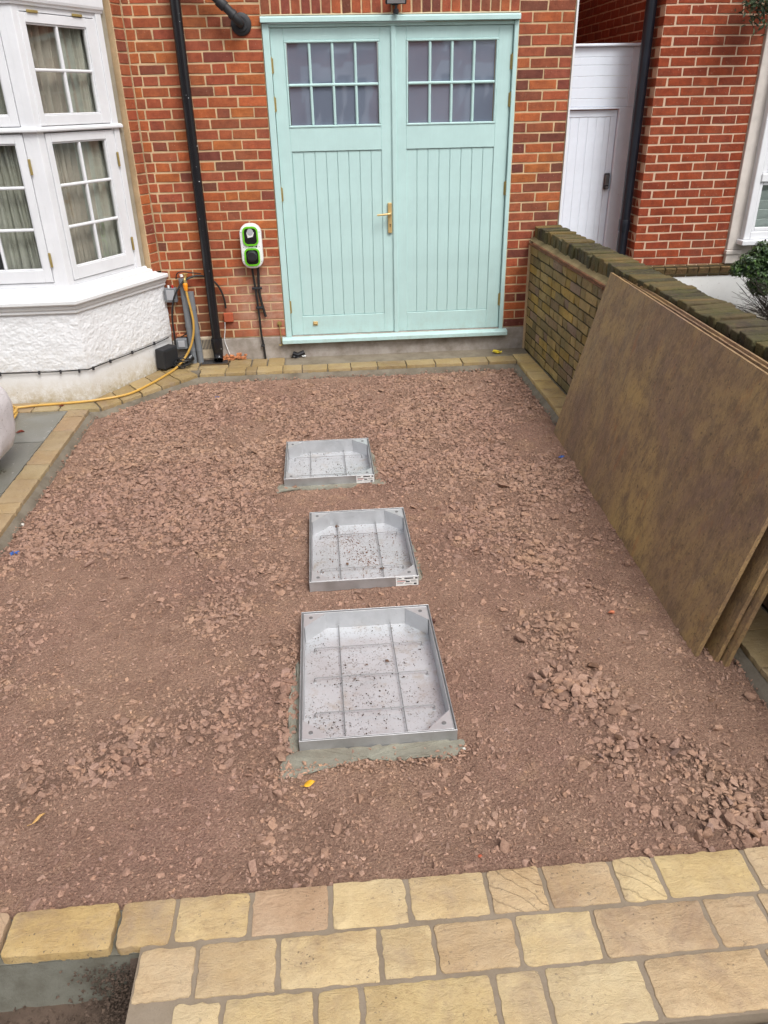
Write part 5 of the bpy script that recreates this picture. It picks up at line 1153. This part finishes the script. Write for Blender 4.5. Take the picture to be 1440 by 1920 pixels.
lone(-1.195, -4.795, -.04, .008, plain('white pebble', lin(205, 200, 190), .7), 'tiny white pebble right of the longest cover tray')
lone(-1.20, -4.02, -.05, .02, plain('dark reddish stone', lin(90, 60, 50), .85), 'dark stone by the far right corner of the longest cover tray')
lone(-.20, -4.62, -.062, .030, SB, 'big flat stone near the feet of the leaning boards', flat=.4)
def fleaf(x, y, z, s_, mat, label, rz=0., fold=.25, name='fallen_leaf', ratio=.7):
    pts = [(-1, 0), (-.7, .45), (-.2, .7), (.35, .6), (.8, .25), (1.05, 0), (.8, -.25), (.35, -.6), (-.2, -.7), (-.7, -.45)]
    vs = [(a*s_, b_*s_*ratio, .004+abs(b_)*s_*fold+.15*s_*math.sin(a*3)) for a, b_ in pts]; vs += [(-.6*s_, 0, .002), (0, 0, .003), (.6*s_, 0, .002)]
    fs = [(0, 1, 10), (1, 2, 11, 10), (2, 3, 11), (3, 4, 12, 11), (4, 5, 12), (5, 6, 12), (6, 7, 11, 12), (7, 8, 11), (8, 9, 10, 11), (9, 0, 10)]
    Mx = Matrix.Translation((x, y, z)) @ Matrix.Rotation(rz, 4, 'Z'); m = MB(); m.add([Mx @ Vector(v) for v in vs], fs)
    m.tube([Mx @ Vector((-1.*s_, 0, .004)), Mx @ Vector((-1.5*s_, .2*s_, .006))], s_*.04, 5)
    o = m.build(name, mat, None, smooth=True); md = o.modifiers.new('s', 'SOLIDIFY'); md.thickness = .0006; return tag(o, label, 'leaf')
fleaf(-1.749, -4.905, -.034, .021, YLEAF, 'yellow leaf on the gravel in front of the longest cover tray', .4, ratio=.85)
fleaf(-2.635, -4.96, -.036, .026, plain('tan fallen leaf', lin(192, 150, 92), .7, grime=.2), 'narrow tan leaf on the gravel at the lower left', .9, ratio=.35)
fleaf(-3.788, -1.567, .002, .030, RLEAF, 'curled red leaf on the grey slabs', .3, .5)
fleaf(-3.646, -1.060, .004, .022, RLEAF, 'small red leaf beside the yellow hose at the foot of the bay', .1, .4)
def scrap(x, y, z, s_, mat, label, n=7, cat='litter', name='scrap'):
    m = MB(); r_ = random.Random(int(abs(x*1000)))
    for k in range(n):
        M_ = Matrix.Translation((x+r_.uniform(-s_, s_), y+r_.uniform(-s_, s_)*.6, z+r_.uniform(.2, 1)*s_*.5)) @ Matrix.Rotation(r_.uniform(0, 6), 4, 'Z') @ Matrix.Rotation(r_.uniform(-.9, .9), 4, 'X')
        a = s_*r_.uniform(.4, .8); m.add([M_ @ Vector(v) for v in ((-a, -a*.5, 0), (a*.4, -a*.6, a*.2), (a, a*.3, -a*.1), (-a*.3, a*.6, a*.25), (0, 0, a*.35))], [(0, 1, 4), (1, 2, 4), (2, 3, 4), (3, 0, 4)])
    o = m.build(name, mat, None); md = o.modifiers.new('s', 'SOLIDIFY'); md.thickness = .001; return tag(o, label, cat)
scrap(-.075, -.155, .0, .034, YPOLY, 'crumpled yellow plastic scrap at the right end of the back wall', 16, name='plastic_scrap')
scrap(-.117, -2.33, -.05, .016, BLUEP, 'blue plastic scrap on the gravel beside the leaning boards', name='plastic_scrap')
scrap(-3.304, -3.179, -.05, .017, BLUEP, 'blue plastic scrap on the gravel by the left edging', name='plastic_scrap')
scrap(-2.493, -.848, -.055, .014, BLUEP, 'small blue scrap on the gravel in front of the drainpipe', 5, name='plastic_scrap')
scrap(-1.80, -.020, .0, .022, WPLAST, 'crumpled white scrap in the hole under the door sill', 8, name='plastic_scrap')
scrap(-1.885, -.020, .0, .030, BLACK, 'crumpled black plastic in the hole under the door sill', 14, name='plastic_scrap')

# ------------------------------------------------------------------ LEANING BOARDS
def board(b0, b1, up, L, Hh, label, th=.018):
    b0 = Vector(b0); b1 = Vector(b1); X_ = (b1-b0).normalized(); Yv = (Vector(up)-X_*Vector(up).dot(X_)).normalized(); Z_ = X_.cross(Yv)
    M_ = Matrix(((X_.x, Yv.x, Z_.x, b0.x), (X_.y, Yv.y, Z_.y, b0.y), (X_.z, Yv.z, Z_.z, b0.z), (0, 0, 0, 1)))
    nx_, ny_ = 60, 28; vs = []; r_ = rnd.random()*40
    def bow(u, v): return .010*math.sin(u*PI)*math.sin(v*PI)+.004*noise.noise(Vector((u*3+r_, v*2, 0)))
    for s_, zo in ((0, 0.), (1, th)):
        for i in range(nx_+1):
            for j in range(ny_+1):
                u, v = i/nx_, j/ny_; ex = .0018*noise.noise(Vector((u*60, v*40, r_))) if (i in (0, nx_) or j in (0, ny_)) else 0
                vs.append(Vector((u*L+ex, v*Hh+ex, zo+bow(u, v))))
    m1 = (nx_+1)*(ny_+1); id_ = lambda s_, i, j: s_*m1+i*(ny_+1)+j; fs = []
    for i in range(nx_):
        for j in range(ny_): fs += [(id_(0, i, j), id_(0, i, j+1), id_(0, i+1, j+1), id_(0, i+1, j)), (id_(1, i, j), id_(1, i+1, j), id_(1, i+1, j+1), id_(1, i, j+1))]
        fs += [(id_(0, i, 0), id_(0, i+1, 0), id_(1, i+1, 0), id_(1, i, 0)), (id_(0, i, ny_), id_(1, i, ny_), id_(1, i+1, ny_), id_(0, i+1, ny_))]
    for j in range(ny_): fs += [(id_(0, 0, j), id_(1, 0, j), id_(1, 0, j+1), id_(0, 0, j+1)), (id_(0, nx_, j), id_(0, nx_, j+1), id_(1, nx_, j+1), id_(1, nx_, j))]
    mb = MB(); mb.add(vs, fs); me = bpy.data.meshes.new('plywood_sheet'); me.from_pydata([tuple(v) for v in vs], [], fs)
    bm = bmesh.new(); bm.from_mesh(me); bmesh.ops.recalc_face_normals(bm, faces=bm.faces); bm.to_mesh(me); bm.free(); me.materials.append(BOARD)
    o = bpy.data.objects.new('plywood_sheet', me); COL.objects.link(o); o.matrix_world = M_; WL[o.name] = b0
    return tag(o, label, 'board', 'plywood sheets leaning on the boundary wall')
# local Z must point towards the camera side (-X, up); X along the foot away from the house
ZB = -.068
board((-.027, -1.890, ZB), (-.127, -4.362, ZB), (.272, -.010, 1.09), 2.474, 1.125, 'front weathered brown plywood sheet, fully seen, leaning on the wall')
board((.020, -1.965, ZB), (-.062, -4.438, ZB), (.262, -.008, 1.09), 2.44, 1.112, 'second plywood sheet, showing as a rusty strip behind the front one', .018)
board((.048, -2.00, ZB), (-.035, -4.470, ZB), (.252, -.008, 1.09), 2.44, 1.118, 'rearmost plywood sheet of the stack, next to the wall', .018)

# ------------------------------------------------------------------ BAG
bg_ = thing('bulk_bag', (-4.05, -2.2, 0), 'bulging white woven bag at the left edge on the grey slabs', 'bag')
vs = []; nu, nv = 64, 36; R0 = (.52, .34, .33)
for j in range(nv+1):
    ph_ = -PI/2+PI*j/nv
    for i in range(nu):
        th_ = 2*PI*i/nu; e = .72; cs = lambda a: math.copysign(abs(math.cos(a))**e, math.cos(a)); sn = lambda a: math.copysign(abs(math.sin(a))**e, math.sin(a))
        x = cs(ph_)*cs(th_)*R0[0]; y = cs(ph_)*sn(th_)*R0[1]; z = sn(ph_)*R0[2]; p = Vector((x, y, z)); k = 1+.05*noise.noise(p*4)+.02*noise.noise(p*13); vs.append((x*k-4.12, y*k-2.16, max(.001, z*k+.30)))
m = MB(); m.add(vs, [(j*nu+i, j*nu+(i+1) % nu, (j+1)*nu+(i+1) % nu, (j+1)*nu+i) for j in range(nv) for i in range(nu)]); m.build('bag_body', BAGM, bg_, smooth=True)

# ------------------------------------------------------------------ PLANTS
def leafcloud(name, mat, par, n, f, size, ratio=.45, curl=.2):
    r = np.random.default_rng(5); V_ = []; F_ = []; C_ = []; k = 0
    for q in range(n):
        p, nn = f(r); a = r.random()*2*PI; u = Vector(r.normal(0, 1, 3)); u = (u-nn*u.dot(nn)*.6).normalized(); v = nn.cross(u).normalized(); s_ = size*r.uniform(.6, 1.3); w_ = s_*ratio
        c = r.random()**1.6
        for (x, y, z) in ((-1, 0, 0), (-.3, .9, .15), (.5, .7, .1), (1.1, 0, -curl), (.5, -.7, .1), (-.3, -.9, .15), (.1, 0, -.05)):
            V_.append(tuple(p+u*(x*s_)+v*(y*w_)+nn*(z*s_))); C_.append((c, c, c, 1))
        F_ += [(k, k+1, k+6), (k+1, k+2, k+6), (k+2, k+3, k+6), (k+3, k+4, k+6), (k+4, k+5, k+6), (k+5, k, k+6)]; k += 7
    me = bpy.data.meshes.new(name); me.from_pydata(V_, [], F_); me.materials.append(mat); at = me.color_attributes.new('col', 'FLOAT_COLOR', 'POINT'); at.data.foreach_set('color', np.array(C_, 'f').ravel())
    return link(name, me, par)
bush = thing('evergreen_bush', (2.62, -.05, 0), 'small glossy evergreen bush in front of the neighbouring bay window', 'bush')
lobes = [(Vector((2.45, .0, .64)), .17), (Vector((2.25, .03, .66)), .12), (Vector((2.14, .05, .62)), .07), (Vector((2.32, .02, .76)), .10), (Vector((2.50, .0, .78)), .12), (Vector((2.35, -.03, .52)), .13), (Vector((2.55, -.06, .50)), .18), (Vector((2.68, -.1, .66)), .2), (Vector((2.85, -.1, .5)), .28)]
wts = np.array([r for _, r in lobes])**2; wts /= wts.sum()
def fb(r):
    i = r.choice(len(lobes), p=wts); c, R_ = lobes[i]; d = Vector(r.normal(0, 1, 3)).normalized(); rr = R_*(r.random()**.4)*(1+.25*noise.noise(d*3+c*5)); return c+d*rr, (d+Vector((0, -.2, .6))).normalized()
leafcloud('foliage', LEAF, bush, 24000, fb, .017, .5)
tw = MB(); r_ = random.Random(9)
for k in range(170):
    a = Vector((2.72+r_.uniform(-.1, .1), -.02+r_.uniform(-.05, .05), .0)); b_ = Vector((2.10+r_.random()*.75, r_.uniform(-.3, .15), .15+r_.random()*.45)); mid = a.lerp(b_, .5)+Vector((r_.uniform(-.08, .08), r_.uniform(-.08, .08), .05)); tw.tube([a, mid, b_], [.005, .003, .0015], 5, smooth_path=3)
    for j in range(3): c = mid.lerp(b_, r_.random()); tw.tube([c, c+Vector((r_.uniform(-.12, .05), r_.uniform(-.06, .06), r_.uniform(-.03, .09)))], [.002, .001], 4)
tw.build('stems', TWIG, bush)
hang = thing('hanging_plant', (2.1, .35, 2.7), 'grey green plant hanging over the neighbouring wall at the top right corner', 'plant')
def fh(r): 
    c = Vector((2.08, .30, 2.68)); d = Vector((r.normal(0, .10), r.normal(0, .08), r.normal(0, .085))); return c+d, Vector((r.normal(0, .4), -.8, .5)).normalized()
leafcloud('foliage', LEAF2, hang, 520, fh, .030, .25, .5)
tw = MB()
for k in range(16): a = Vector((2.2+r_.uniform(-.1, .1), .38, 2.95)); b_ = Vector((1.95+r_.random()*.25, .25+r_.random()*.1, 2.50+r_.random()*.2)); tw.tube([a, a.lerp(b_, .5)+Vector((-.02, -.04, .05)), b_], [.004, .003, .0015], 5, smooth_path=3)
tw.build('stems', plain('green stem', (.05, .07, .03), .6), hang)

# ------------------------------------------------------------------ HOUSE ACROSS THE STREET (seen mirrored in the door panes)
oh = thing('terraced_house', (-1.5, -21, 0), 'terraced house across the street with white bay windows, mirrored in the door panes', 'house')
MB().box(-14, 12, -24, -20, -.1, 6.2).build('wall', FARB, oh)
MB().prism([(-20, 6.2), (-24, 6.2), (-22, 8.6)], -14.2, 12.2, Matrix(((0, 0, 1, 0), (1, 0, 0, 0), (0, 1, 0, 0), (0, 0, 0, 1)))).build('roof', plain('slate', (.09, .09, .10), .6), oh)
for k, xx in enumerate((-10.5, -5.6, -.8, 3.9, 8.6)):
    for z0, z1 in ((.9, 2.6), (3.7, 5.2)):
        MB().box(xx-1.2, xx+1.2, -20.0, -19.5, z0-.35, z1+.35).build('bay', WHITE, oh)
        for j in range(3): MB().box(xx-1.0+j*.7, xx-.44+j*.7, -19.5, -19.48, z0, z1).build('window', DARKIN, oh)
